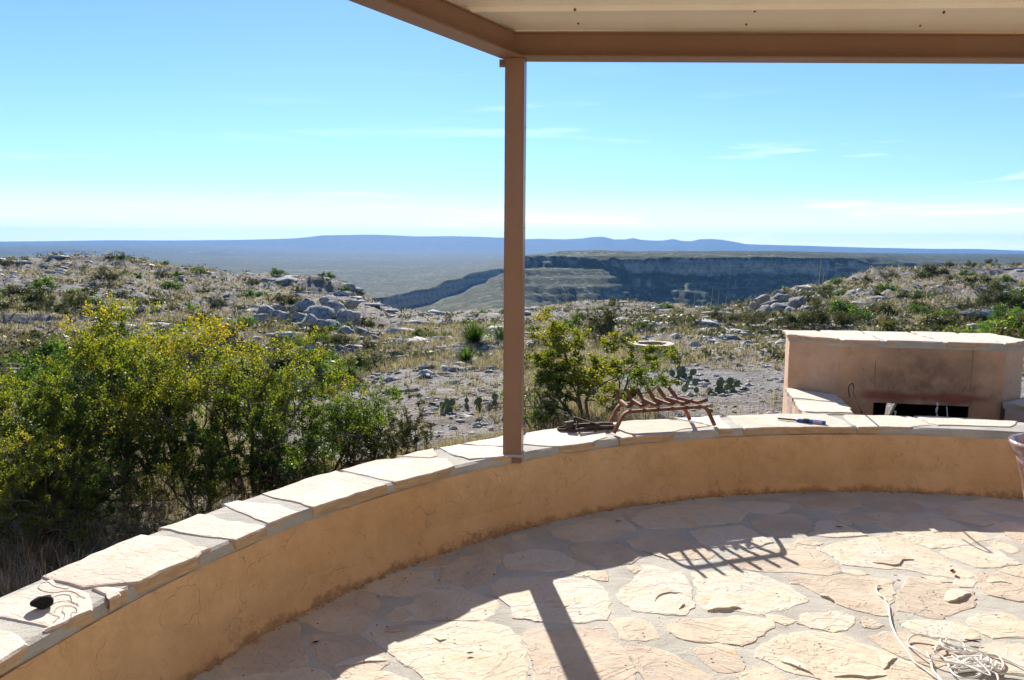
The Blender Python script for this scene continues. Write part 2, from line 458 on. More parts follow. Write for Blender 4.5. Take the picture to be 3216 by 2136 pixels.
def mat_far():
    """far country: strata of cliff by slope and height, scrub speckle on the flats"""
    b = MB('canyon_country', 0.95, 0.05); v = b.coord(which='Object')
    geo = b.n('NewGeometry'); sx = b.n('SeparateXYZ'); b.l(geo.outputs['Normal'], sx.inputs[0])
    steep = b.mr(sx.outputs['Z'], 0.80, 0.55, 0, 1, True)
    flat = b.ramp(b.noise(v, 0.012, 6, 0.65), [(0.3, (0.13, 0.14, 0.10)), (0.7, (0.26, 0.25, 0.19))])
    tuft = b.mr(b.math('ADD', b.voro(v, 0.16), b.mr(b.noise(v, 0.01, 5, 0.6), 0.3, 0.7, 0.14, -0.26)), 0.42, 0.56, 1, 0, True)
    t2 = b.mr(b.noise(v, 0.045, 5, 0.75), 0.44, 0.58, 0, 1, True)
    flat = b.mix(b.math('MULTIPLY', tuft, 0.95), flat, (0.022, 0.040, 0.020))
    big_ = b.mr(b.math('ADD', b.voro(v, 0.045), b.mr(b.noise(v, 0.006, 4, 0.6), 0.3, 0.7, 0.12, -0.2)), 0.30, 0.46, 1, 0, True); flat = b.mix(b.math('MULTIPLY', big_, 0.95), flat, (0.020, 0.038, 0.018))
    big2 = b.mr(b.noise(b.coord((0.0016, 0.006, 0.01)), 1.0, 5, 0.7), 0.46, 0.60, 0, 0.7, True); flat = b.mix(big2, flat, (0.05, 0.065, 0.04))
    flat = b.mix(b.math('MULTIPLY', t2, 0.75), flat, (0.055, 0.065, 0.035))
    # cliff
    vz = b.coord((0.004, 0.004, 0.16)); vv = b.coord((0.045, 0.045, 0.02))
    band = b.noise(vz, 1.0, 5, 0.65, 0.35); stk = b.noise(vv, 1.0, 6, 0.65, 0.2)
    cl = b.ramp(stk, [(0.35, (0.20, 0.195, 0.185)), (0.5, (0.32, 0.31, 0.28)), (0.66, (0.48, 0.42, 0.34))])
    cl = b.mix(b.math('MULTIPLY', b.mr(band, 0.50, 0.55, 0, 0.9, True), b.mr(stk, 0.36, 0.50, 0.15, 1)), cl, (0.60, 0.43, 0.27))
    cl = b.mix(b.mr(band, 0.44, 0.40, 0, 0.7, True), cl, (0.12, 0.12, 0.11))
    cl = b.mix(b.mr(b.noise(v, 0.13, 6, 0.75), 0.48, 0.60, 0, 0.7), cl, (0.09, 0.105, 0.075))
    col = b.mix(steep, flat, cl)
    n = b.bump(b.noise(v, 0.08, 7, 0.75), 6.0, 0.9); n = b.bump(stk, 3.0, 0.9, n)
    return b.done(col, n)


M['soil'] = mat_soil(); M['rock'] = mat_rock(); M['pale_rock'] = mat_rock('pale_limestone', 1.3); M['far'] = mat_far()
M['bark'] = MB('grey_bark', 0.9, 0.1)
_b = M['bark']; _v = _b.coord(); M['bark'] = _b.done(_b.ramp(_b.noise(_v, 12, 5, 0.7), [(0.35, (0.075, 0.06, 0.05)), (0.65, (0.19, 0.165, 0.145))]), _b.bump(_b.noise(_v, 60, 4), 0.006, 1))
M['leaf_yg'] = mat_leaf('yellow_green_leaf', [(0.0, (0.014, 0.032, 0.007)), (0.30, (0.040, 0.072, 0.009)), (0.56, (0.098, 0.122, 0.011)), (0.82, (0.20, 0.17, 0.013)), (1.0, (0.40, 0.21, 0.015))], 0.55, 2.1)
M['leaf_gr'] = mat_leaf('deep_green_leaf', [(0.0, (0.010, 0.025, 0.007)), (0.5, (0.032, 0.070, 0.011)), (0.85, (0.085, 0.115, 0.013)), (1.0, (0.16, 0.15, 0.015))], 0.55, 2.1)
M['leaf_ol'] = mat_leaf('olive_leaf', [(0.0, (0.024, 0.030, 0.014)), (0.5, (0.055, 0.062, 0.022)), (1.0, (0.13, 0.115, 0.03))], 0.4, 1.3)
M['leaf_lo'] = mat_leaf('low_scrub_leaf', [(0.0, (0.045, 0.048, 0.028)), (0.5, (0.10, 0.095, 0.055)), (1.0, (0.22, 0.185, 0.12))], 0.35, 1.2)
M['leaf_br'] = mat_leaf('bright_green_leaf', [(0.0, (0.05, 0.12, 0.02)), (1.0, (0.15, 0.25, 0.035))], 0.5, 1.6)
M['leaf_gy'] = mat_leaf('grey_green_leaf', [(0.0, (0.07, 0.08, 0.05)), (1.0, (0.20, 0.195, 0.14))], 0.4, 1.2)
M['grass'] = mat_leaf('dry_grass', [(0.0, (0.20, 0.155, 0.11)), (0.5, (0.38, 0.31, 0.225)), (0.9, (0.52, 0.45, 0.35)), (1.0, (0.16, 0.17, 0.07))], 0.3, 1.1, False)
_b = MB('cactus_pad', 0.6, 0.3); _v = _b.coord()
M['cactus'] = _b.done(_b.mix(_b.mr(_b.voro(_v, 26), 0.10, 0.16, 1, 0), _b.ramp(_b.noise(_v, 5, 4), [(0.3, (0.07, 0.115, 0.06)), (0.7, (0.13, 0.18, 0.10))]), (0.32, 0.30, 0.20)))
exec_order = None

# ------------------------------------------------------------------ TERRAIN: near ground
DEP = lambda z, r: (z - EZ) / r
SLOPE = {}


def uv_slope(u, v):
    d = ray(u * K, v * K); return math.atan2(d[0], d[1]), d[2] / math.hypot(d[0], d[1])


# per column of the view: (distance m, row seen there); z given instead as ('z', value)
Zv = lambda z: ('z', z)
near_cols = {
    -60: [(3, Zv(-.5)), (5, Zv(-.75)), (12, 1010), (20, 862), (30, 785), (50, 690), (70, 642), (95, 600)],
    120: [(3, Zv(-.5)), (5, Zv(-.75)), (12, 1008), (20, 860), (30, 785), (50, 690), (70, 638), (95, 598)],
    290: [(3, Zv(-.5)), (5, Zv(-.75)), (12, 1005), (20, 860), (30, 782), (50, 692), (70, 638), (95, 597)],
    400: [(3, Zv(-.5)), (5, Zv(-.75)), (12, 1005), (20, 865), (30, 790), (48, 712), (67, 660), (86, 622), (97, 611)],
    500: [(3, Zv(-.5)), (5, Zv(-.7)), (12, 1003), (20, 868), (30, 800), (45, 742), (65, 682), (85, 640), (105, 627)],
    620: [(3, Zv(-.5)), (5, Zv(-.65)), (12, 1000), (20, 860), (30, 802), (42, 772), (50, 715), (70, 688), (88, 668), (93, 642), (104, 634)],
    740: [(3, Zv(-.5)), (5, Zv(-.6)), (12, 1000), (20, 858), (30, 803), (42, 778), (50, 715), (62, 700), (85, 684), (89, 646), (100, 640)],
    800: [(3, Zv(-.5)), (5, Zv(-.6)), (12, 1000), (20, 858), (30, 806), (42, 785), (52, 735), (60, 712), (85, 688), (89, 668), (98, 662)],
    860: [(3, Zv(-.5)), (5, Zv(-.6)), (12, 1000), (20, 858), (30, 808), (45, 792), (60, 760), (75, 726), (92, 702)],
    930: [(3, Zv(-.5)), (5, Zv(-.6)), (12, 975), (19, 852), (26, 804), (45, 768), (70, 738), (110, 717)],
    1060: [(3, Zv(-.4)), (6, Zv(-.55)), (13.4, 932), (19, 852), (26, 802), (45, 765), (80, 735), (130, 720)],
    1210: [(3, Zv(-.4)), (7, Zv(-.5)), (13.4, 925), (19, 855), (26, 805), (45, 765), (80, 730), (120, 711)],
    1350: [(3, Zv(-.35)), (7, Zv(-.42)), (10.5, 945), (14, 868), (18, 815), (26, 782), (45, 752), (80, 716), (110, 697)],
    1500: [(3, Zv(-.35)), (7, Zv(-.38)), (10.7, 935), (13.5, 872), (18, 808), (26, 768), (40, 746), (70, 722), (105, 704)],
    1660: [(3, Zv(-.3)), (7, Zv(-.35)), (10.7, 932), (13.5, 872), (18, 806), (26, 768), (40, 742), (60, 724), (90, 712)],
    1720: [(3, Zv(-.3)), (7, Zv(-.35)), (10.7, 932), (13.5, 872), (18, 808), (26, 770), (38, 745), (47, 716), (60, 706)],
    1800: [(3, Zv(-.3)), (7, Zv(-.35)), (10.7, 932), (13.5, 872), (18, 810), (27, 775), (38, 745), (47, 712), (56, 690), (66, 668)],
    1900: [(3, Zv(-.3)), (7, Zv(-.35)), (10.7, 932), (13.5, 872), (18, 815), (28, 777), (35, 750), (45, 715), (60, 680), (78, 652)],
    2000: [(3, Zv(-.3)), (7, Zv(-.35)), (13.5, 872), (18, 818), (28, 777), (35, 750), (46, 712), (62, 672), (84, 634)],
    2150: [(3, Zv(-.3)), (7, Zv(-.35)), (13.5, 872), (18, 820), (28, 777), (36, 750), (48, 708), (66, 660), (90, 619)],
    2420: [(3, Zv(-.3)), (7, Zv(-.35)), (13.5, 872), (18, 822), (28, 778), (36, 748), (50, 704), (70, 655), (100, 603)],
}


def z_of(u, r, v):
    if isinstance(v, tuple): return v[1]
    return EZ + uv_slope(u, v)[1] * r


NR = 340
near_r = np.concatenate([np.linspace(1.5, 8, 40, endpoint=False), np.geomspace(8, 125, 250, endpoint=False), np.geomspace(125, 480, 50)])
fine_az = np.arange(-40, 40.001, 0.095)
coarse = np.concatenate([np.arange(-180, -40, 4.0), fine_az, np.arange(44, 180.1, 4.0)])
near_az = np.radians(coarse)


def col_heights(cols, rs, tail):
    us = sorted(cols); A = []; Z = []
    for u in us:
        pts = cols[u]; rr = np.array([p[0] for p in pts], float); zz = np.array([z_of(u, p[0], p[1]) for p in pts])
        z = np.interp(np.log(rs), np.log(rr), zz)
        z = np.where(rs > rr[-1], tail(rs, rr[-1], zz[-1]), z)
        A.append(uv_slope(u, 570)[0]); Z.append(z)
    return np.array(A), np.array(Z)


def interp_az(A, Z, az):
    out = np.empty((len(az), Z.shape[1]))
    for j in range(Z.shape[1]): out[:, j] = np.interp(az, A, Z[:, j])
    return out


def near_tail(rs, rc, zc):
    t = np.clip((rs - rc) / (470 - rc), 0, 1)
    return zc * (1 - t) + (-58.0) * t - 2.5 * np.clip((rs - rc) / 12.0, 0, 1) * (1 - t)


A, Zc = col_heights(near_cols, near_r, near_tail)
NZ = interp_az(A, Zc, near_az)
ker = np.hanning(17); ker /= ker.sum()
i0 = np.searchsorted(coarse, -40); i1 = i0 + len(fine_az)
for j in range(NZ.shape[1]): NZ[i0 + 8:i1 - 8, j] = np.convolve(NZ[i0:i1, j], ker, 'valid')
AZg, RRg = np.meshgrid(near_az, near_r, indexing='ij')
NX = np.sin(AZg) * RRg; NY = np.cos(AZg) * RRg
amp = np.clip((RRg - 5) / 25, 0.05, 1.0)
PC = (2.46, 1.34)
dpat = np.hypot(NX - PC[0], NY - PC[1]); amp = amp * np.clip((dpat - 4.4) / 4, 0.05, 1)
NZ += amp * (1.1 * fbm(NX / 9, NY / 9, 3, 4) + 0.34 * fbm(NX / 1.7, NY / 1.7, 9, 4))
# rock ledges: part of the hillside is stepped into beds
led = np.clip((fbm(NX / 14, NY / 14, 21, 3) + 0.16) * 6, 0, 1) * np.clip((RRg - 22) / 15, 0, 1)
stp = 0.55; q = (NZ + 0.9 * fbm(NX / 5, NY / 5, 33, 3)) / stp; fq = q - np.floor(q)
NZ += led * stp * ((np.clip(fq * 4.0, 0, 1)) - fq) * 1.0
rock_s = np.clip(fbm(NX / 3.2, NY / 3.2, 5, 3) * 6, 0, 1); NZ += amp * rock_s * 0.25 * np.clip(fbm(NX / 0.6, NY / 0.6, 8, 3) * 4, 0, 1)
# keep clear of the patio slab and barbecue
clear = (dpat < 4.75)
NZ = np.where(clear, np.minimum(NZ, -0.30), NZ)
NZ = np.where(RRg < 2.6, np.minimum(NZ, -0.5), NZ)
back = (NY < 3.0) & (np.abs(NX - 2.4) < 5.5) & (NY > -6)
NZ = np.where(back, np.minimum(NZ, -0.35), NZ)


def grid_mesh(name, X, Y, Z, mat, closed=False, smooth=True):
    a, r = X.shape; idx = np.arange(a * r).reshape(a, r)
    q = np.stack([idx[:-1, :-1], idx[1:, :-1], idx[1:, 1:], idx[:-1, 1:]], -1).reshape(-1, 4)[:, ::-1]
    V = np.stack([X, Y, Z], -1).reshape(-1, 3)
    me = mesh_np(name, V, q, smooth)
    return tag(link(name, me, mat), kind='structure')


def cap_centre(X, Y, Z):
    return X, Y, Z


ground = grid_mesh('ground', NX, NY, NZ, M['soil'])
LOGR = np.log(near_r)


def gz(x, y):
    az = math.atan2(x, y); r = math.hypot(x, y)
    i = np.interp(az, near_az, np.arange(len(near_az))); j = np.interp(r, near_r, np.arange(len(near_r)))
    a = int(i); b = int(j); a2 = min(a + 1, len(near_az) - 1); b2 = min(b + 1, len(near_r) - 1); fa = i - a; fb = j - b
    return float((NZ[a, b] * (1 - fa) + NZ[a2, b] * fa) * (1 - fb) + (NZ[a, b2] * (1 - fa) + NZ[a2, b2] * fa) * fb)


def hit(u, v, rmin=7.0):
    """ground point that shows at view position u,v (2361 px wide view)"""
    az, sl = uv_slope(u, v)
    i = int(round(np.interp(az, near_az, np.arange(len(near_az)))))
    zl = EZ + sl * near_r; h = (NZ[i] >= zl) & (near_r > rmin)
    k = int(np.argmax(h)) if h.any() else len(near_r) // 2
    r = near_r[k]; x = math.sin(az) * r; y = math.cos(az) * r
    return Vector((x, y, gz(x, y)))


def at(u, r):
    az = uv_slope(u, 700)[0]; x = math.sin(az) * r; y = math.cos(az) * r
    return Vector((x, y, gz(x, y)))


# ------------------------------------------------------------------ TERRAIN: canyon country
far_cols = {
    -80: [(450, 770), (600, 745), (700, 738), (760, 732), (860, 705), (880, 702), (892, 700), (1300, 660), (2500, 600), (4000, 587), (4060, 577), (6000, 567), (8000, 562)],
    200: [(450, 770), (600, 745), (700, 738), (760, 732), (860, 705), (880, 702), (892, 700), (1300, 660), (2500, 602), (4000, 588), (4060, 578), (6000, 568), (8000, 562)],
    420: [(450, 770), (600, 745), (700, 738), (760, 732), (860, 706), (880, 703), (892, 701), (1300, 662), (2500, 606), (4300, 588), (4360, 580), (6000, 570), (8200, 563)],
    700: [(450, 770), (600, 745), (700, 738), (760, 732), (860, 708), (880, 704), (892, 700), (1300, 664), (2500, 610), (4500, 589), (4600, 586), (7000, 575), (9000, 570)],
    840: [(450, 770), (600, 745), (700, 738), (760, 732), (860, 718), (880, 714), (892, 694), (1300, 665), (2500, 612), (4500, 590), (4600, 589), (7000, 578), (9500, 573)],
    880: [(450, 770), (600, 745), (700, 738), (760, 734), (860, 724), (885, 720), (897, 690), (1300, 664), (2500, 612), (4500, 590), (4600, 589), (7000, 578), (9500, 573)],
    930: [(450, 760), (600, 738), (680, 735), (760, 736), (860, 728), (950, 720), (962, 683), (1290, 666), (2500, 613), (4500, 591), (4600, 590), (7000, 580), (9500, 574)],
    985: [(450, 740), (600, 718), (680, 711), (740, 725), (900, 716), (1030, 706), (1042, 668), (1330, 655), (2500, 612), (4500, 592), (4600, 591), (7000, 580), (9500, 575)],
    1040: [(450, 735), (560, 708), (680, 690), (740, 705), (1000, 696), (1190, 682), (1204, 646), (1450, 637), (2500, 611), (4500, 592), (4600, 590), (7000, 579), (9500, 576)],
    1100: [(450, 730), (560, 700), (740, 662), (790, 690), (1100, 676), (1380, 656), (1396, 628), (1700, 621), (2600, 608), (4500, 592), (4600, 590), (7000, 579), (9500, 577)],
    1155: [(450, 725), (560, 692), (800, 630), (850, 652), (1200, 650), (1600, 638), (1616, 619), (2000, 613), (2700, 606), (4500, 592), (4600, 591), (7000, 580), (9500, 578)],
    1205: [(450, 735), (600, 712), (700, 690), (745, 660), (800, 628), (850, 614), (857, 592), (920, 588), (1100, 600), (2500, 606), (5000, 591), (9500, 579)],
    1290: [(450, 745), (600, 732), (700, 716), (745, 662), (780, 646), (850, 615), (862, 610), (869, 594), (900, 588), (950, 581), (1200, 580), (1500, 590), (5000, 590), (9500, 579)],
    1380: [(450, 745), (600, 735), (710, 718), (760, 664), (800, 646), (855, 622), (868, 612), (875, 598), (900, 591), (960, 582), (1200, 579), (1500, 584), (5000, 589), (9500, 579)],
    1460: [(450, 745), (600, 740), (760, 722), (800, 676), (818, 662), (824, 646), (850, 630), (858, 600), (900, 590), (980, 583), (1300, 580), (1600, 583), (5000, 588), (9500, 579)],
    1600: [(450, 750), (600, 745), (785, 728), (828, 672), (840, 664), (846, 652), (868, 634), (876, 596), (900, 588), (1000, 584), (1400, 580), (1700, 582), (5000, 587), (9500, 579)],
    1800: [(450, 755), (600, 745), (800, 730), (846, 674), (860, 666), (866, 653), (888, 634), (896, 596), (920, 590), (1050, 585), (1500, 580), (1900, 581), (5000, 586), (9500, 580)],
    1900: [(450, 755), (600, 745), (820, 730), (866, 676), (882, 666), (888, 653), (908, 636), (916, 600), (940, 593), (1080, 587), (1700, 582), (2200, 581), (5000, 586), (9500, 581)],
    2000: [(450, 755), (620, 745), (850, 730), (904, 676), (926, 664), (932, 652), (958, 634), (966, 605), (990, 599), (1200, 590), (2000, 584), (3500, 583), (9500, 582)],
    2130: [(450, 755), (700, 740), (950, 715), (1010, 660), (1018, 644), (1052, 626), (1060, 609), (1200, 602), (1500, 596), (2200, 588), (3800, 584), (9500, 583)],
    2240: [(450, 755), (700, 740), (1050, 690), (1120, 634), (1160, 620), (1170, 607), (1500, 599), (2200, 590), (3800, 585), (9500, 584)],
    2440: [(450, 755), (700, 700), (900, 660), (1200, 622), (1400, 605), (1700, 598), (2500, 590), (3800, 587), (9500, 586)],
}
far_r = np.concatenate([np.linspace(440, 780, 56, endpoint=False), np.linspace(780, 1250, 130, endpoint=False), np.linspace(1250, 1700, 46, endpoint=False), np.geomspace(1700, 9200, 66)])
far_azd = np.concatenate([np.arange(-180, -40, 5.0), np.arange(-40, 40.001, 0.085), np.arange(45, 180.1, 5.0)])
far_az = np.radians(far_azd)
def far_profile():
    us = sorted(far_cols); An = [uv_slope(u, 570)[0] for u in us]
    pr = [(np.log([q[0] for q in far_cols[u]]), np.array([z_of(u, q[0], q[1]) for q in far_cols[u]])) for u in us]
    lr = np.log(far_r); out = np.empty((len(far_az), len(far_r)))
    def one(l, z):
        o = np.interp(lr, l, z); rc = math.exp(l[-1]); return np.where(far_r > rc, z[-1] - (far_r - rc) * 0.012, o)
    for i, a in enumerate(far_az):
        k = int(np.clip(np.searchsorted(An, a) - 1, 0, len(us) - 2)); t = float(np.clip((a - An[k]) / (An[k + 1] - An[k]), 0, 1)); t = t * t * (3 - 2 * t) * .5 + t * .5
        (l0, z0), (l1, z1) = pr[k], pr[k + 1]
        if len(l0) == len(l1): out[i] = one(l0 * (1 - t) + l1 * t, z0 * (1 - t) + z1 * t)
        else: out[i] = one(l0, z0) * (1 - t) + one(l1, z1) * t
    return out



# smooth the columns with a cosine blend, then let the canyon rims meander
FAZ, FRR = np.meshgrid(far_az, far_r, indexing='ij')
wob = 0.052 * fbm(FAZ * 17, FAZ * 0 + 3.3, 55, 4, 0.5) * np.clip((FRR - 500) / 300, 0, 1) * 2
Zi = far_profile()
FZ = np.empty_like(Zi)
for i in range(len(far_az)): FZ[i] = np.interp(far_r * (1 + wob[i]), far_r, Zi[i])
FX = np.sin(FAZ) * FRR; FY = np.cos(FAZ) * FRR
steepg = np.abs(np.gradient(FZ, far_r, axis=1)); a1 = np.clip(steepg * 2.2, 0.15, 1)
FZ += a1 * (9 * fbm(FX / 60, FY / 60, 61, 5, 0.6) + 5 * fbm(FX / 17, FY / 17, 63, 4, 0.6)) * np.clip((2500 - FRR) / 1500, 0.0, 1)
FZ += 7 * fbm(FX / 420, FY / 420, 77, 4, 0.5) * np.clip((FRR - 1300) / 1800, 0, 1)
stp = 7.0; q = (FZ + 3 * fbm(FX / 90, FY / 90, 91, 3)) / stp; fq = q - np.floor(q)
FZ += np.clip((2200 - FRR) / 900, 0, 1) * 0.55 * stp * (np.clip(fq * 2.6 - 0.5, 0, 1) - fq)
plain = grid_mesh('plain', FX, FY, FZ, M['far'])

hill_top = [(-200, 557), (0, 557), (120, 556), (250, 554), (400, 554.5), (560, 553), (640, 551), (690, 549), (745, 542.5), (800, 542), (840, 541), (880, 541.5), (960, 545), (1040, 544.5), (1110, 546), (1155, 548), (1190, 548.5),
            (1212, 551.5), (1245, 550.5), (1300, 552), (1340, 550), (1362, 547), (1385, 545.5), (1400, 548), (1415, 552), (1440, 552), (1460, 549), (1478, 553), (1510, 555), (1530, 554.5), (1552, 551), (1572, 555.5), (1592, 556.5), (1612, 552),
            (1640, 551), (1665, 553), (1690, 557), (1720, 563), (1790, 565), (1850, 566.5), (1930, 569), (2000, 571), (2080, 572.5), (2150, 574), (2250, 574), (2361, 578), (2600, 578)]
hr = np.concatenate([np.linspace(6500, 9300, 30), np.linspace(9400, 9900, 6)])
hA = np.array([uv_slope(u, v)[0] for u, v in hill_top]); hS = np.array([uv_slope(u, v)[1] for u, v in hill_top])
haz = np.radians(np.concatenate([np.arange(-180, -40, 5.0), np.arange(-40, 40.001, 0.11), np.arange(45, 180.1, 5.0)]))
topz = EZ + np.interp(haz, hA, hS) * 9300
HA, HR = np.meshgrid(haz, hr, indexing='ij')
t = np.clip((HR - 6500) / 2800, 0, 1); tt = t ** 1.5
HZ = (-70) * (1 - tt) + topz[:, None] * tt
HZ = np.where(HR > 9300, topz[:, None] - (HR - 9300) * 0.15, HZ)
HXg = np.sin(HA) * HR; HYg = np.cos(HA) * HR
HZ += 12 * fbm(HXg / 600, HYg / 600, 101, 4) * np.sin(np.clip(t, 0, 1) * math.pi)
hills = grid_mesh('hills', HXg, HYg, HZ, M['far'])


# ------------------------------------------------------------------ PATIO FLOOR
RB, RI, RO = 4.02, 4.10, 4.50          # wall base, cap inner edge, cap outer edge radii
ZC = 0.45                              # top of the capstones


def circ(a, r, z=0.0): return Vector((PC[0] + math.cos(a) * r, PC[1] + math.sin(a) * r, z))


def resample(pts, step, jag, closed=True, seed=0):
    rr = random.Random(seed); out = []
    n = len(pts)
    for i in range(n if closed else n - 1):
        a = Vector(pts[i]); b = Vector(pts[(i + 1) % n]); L = (b - a).length; k = max(1, int(L / step))
        d = (b - a) / max(L, 1e-6); nn = Vector((-d.y, d.x))
        for j in range(k):
            p = a + (b - a) * (j / k); w = 1.0 if j else 0.35
            out.append(p + nn * rr.uniform(-jag, jag) * w)
    return out


def round_poly(pts, amt=0.16):
    """soften the corners of a traced outline"""
    out = []; n = len(pts)
    for i in range(n):
        p0, p1, p2 = Vector(pts[i - 1]), Vector(pts[i]), Vector(pts[(i + 1) % n])
        out.append(p1 + (p0 - p1) * amt); out.append(p1 * (1 - amt * 0.5) + (p0 + p2) * (amt * 0.25)); out.append(p1 + (p2 - p1) * amt)
    return out


def area2(pts):
    return 0.5 * sum(pts[i][0] * pts[(i + 1) % len(pts)][1] - pts[(i + 1) % len(pts)][0] * pts[i][1] for i in range(len(pts)))


def stone(name, pts, z0, z1, parent, mat, jag=0.006, step=0.05, seed=0, tilt=0.004, bevel=0.006, rounded=0.16):
    pts = [Vector((p[0], p[1])) for p in pts]
    if area2(pts) < 0: pts = pts[::-1]
    if rounded: pts = round_poly(pts, rounded)
    P = resample(pts, step, jag, True, seed); rr = random.Random(seed + 5)
    wv_ = [Vector((float(fbm(np.array(p.x * 7.0 + seed), np.array(p.y * 7.0), 5, 3)), float(fbm(np.array(p.x * 7.0), np.array(p.y * 7.0 + seed), 9, 3)))) * jag * 5.0 for p in P]
    P = [p + w_ for p, w_ in zip(P, wv_)]
    c = sum(P, Vector((0, 0))) / len(P); tx, ty = rr.uniform(-tilt, tilt), rr.uniform(-tilt, tilt)
    bm = bmesh.new(); n = len(P); rings = []
    ext = max((p - c).length for p in P)
    for k, (ins, zz) in enumerate(((0.0, z0), (-0.3 * bevel, z1 - bevel * 1.2), (bevel, z1), (bevel * 3.0, z1 + 0.0008))):
        ring = []
        for i, p in enumerate(P):
            a = P[i - 1]; b = P[(i + 1) % n]; d = (b - a).normalized(); inn = Vector((-d.y, d.x))
            q = p + inn * ins * (0.6 + 0.8 * rr.random() if k == 2 else 1)
            dz = 0 if k == 0 else (tx * (q.x - c.x) + ty * (q.y - c.y)) / max(ext, .1) * 1.0 + (rr.uniform(-.0008, .0008) if k > 1 else rr.uniform(-.0025, .0015))
            ring.append(bm.verts.new((q.x - c.x, q.y - c.y, zz + dz)))
        rings.append(ring)
    for a, b in zip(rings, rings[1:]):
        for i in range(n): bm.faces.new((a[i], a[(i + 1) % n], b[(i + 1) % n], b[i]))
    f = bm.faces.new(rings[-1]); bmesh.ops.triangulate(bm, faces=[f])
    ang = rr.uniform(-1.0, 1.0); bmesh.ops.rotate(bm, cent=(0, 0, 0), matrix=Matrix.Rotation(-ang, 3, 'Z'), verts=bm.verts)
    o = bm_obj(name, bm, mat, parent, (c.x, c.y, 0)); o.rotation_euler.z = ang
    return o


def grow_poly(P, d):
    P = [Vector((p[0], p[1])) for p in P]
    if area2(P) < 0: P = P[::-1]
    n = len(P); out = []
    for i in range(n):
        a = (P[i] - P[i - 1]).normalized(); b = (P[(i + 1) % n] - P[i]).normalized()
        t = (a + b).normalized(); out.append(P[i] + Vector((t.y, -t.x)) * d)
    return out


def fr(view, pts, z=0.0):
    x0, y0, s = view
    return [onz(x0 + x / s, y0 + y / s, z).to_2d() for x, y in pts]


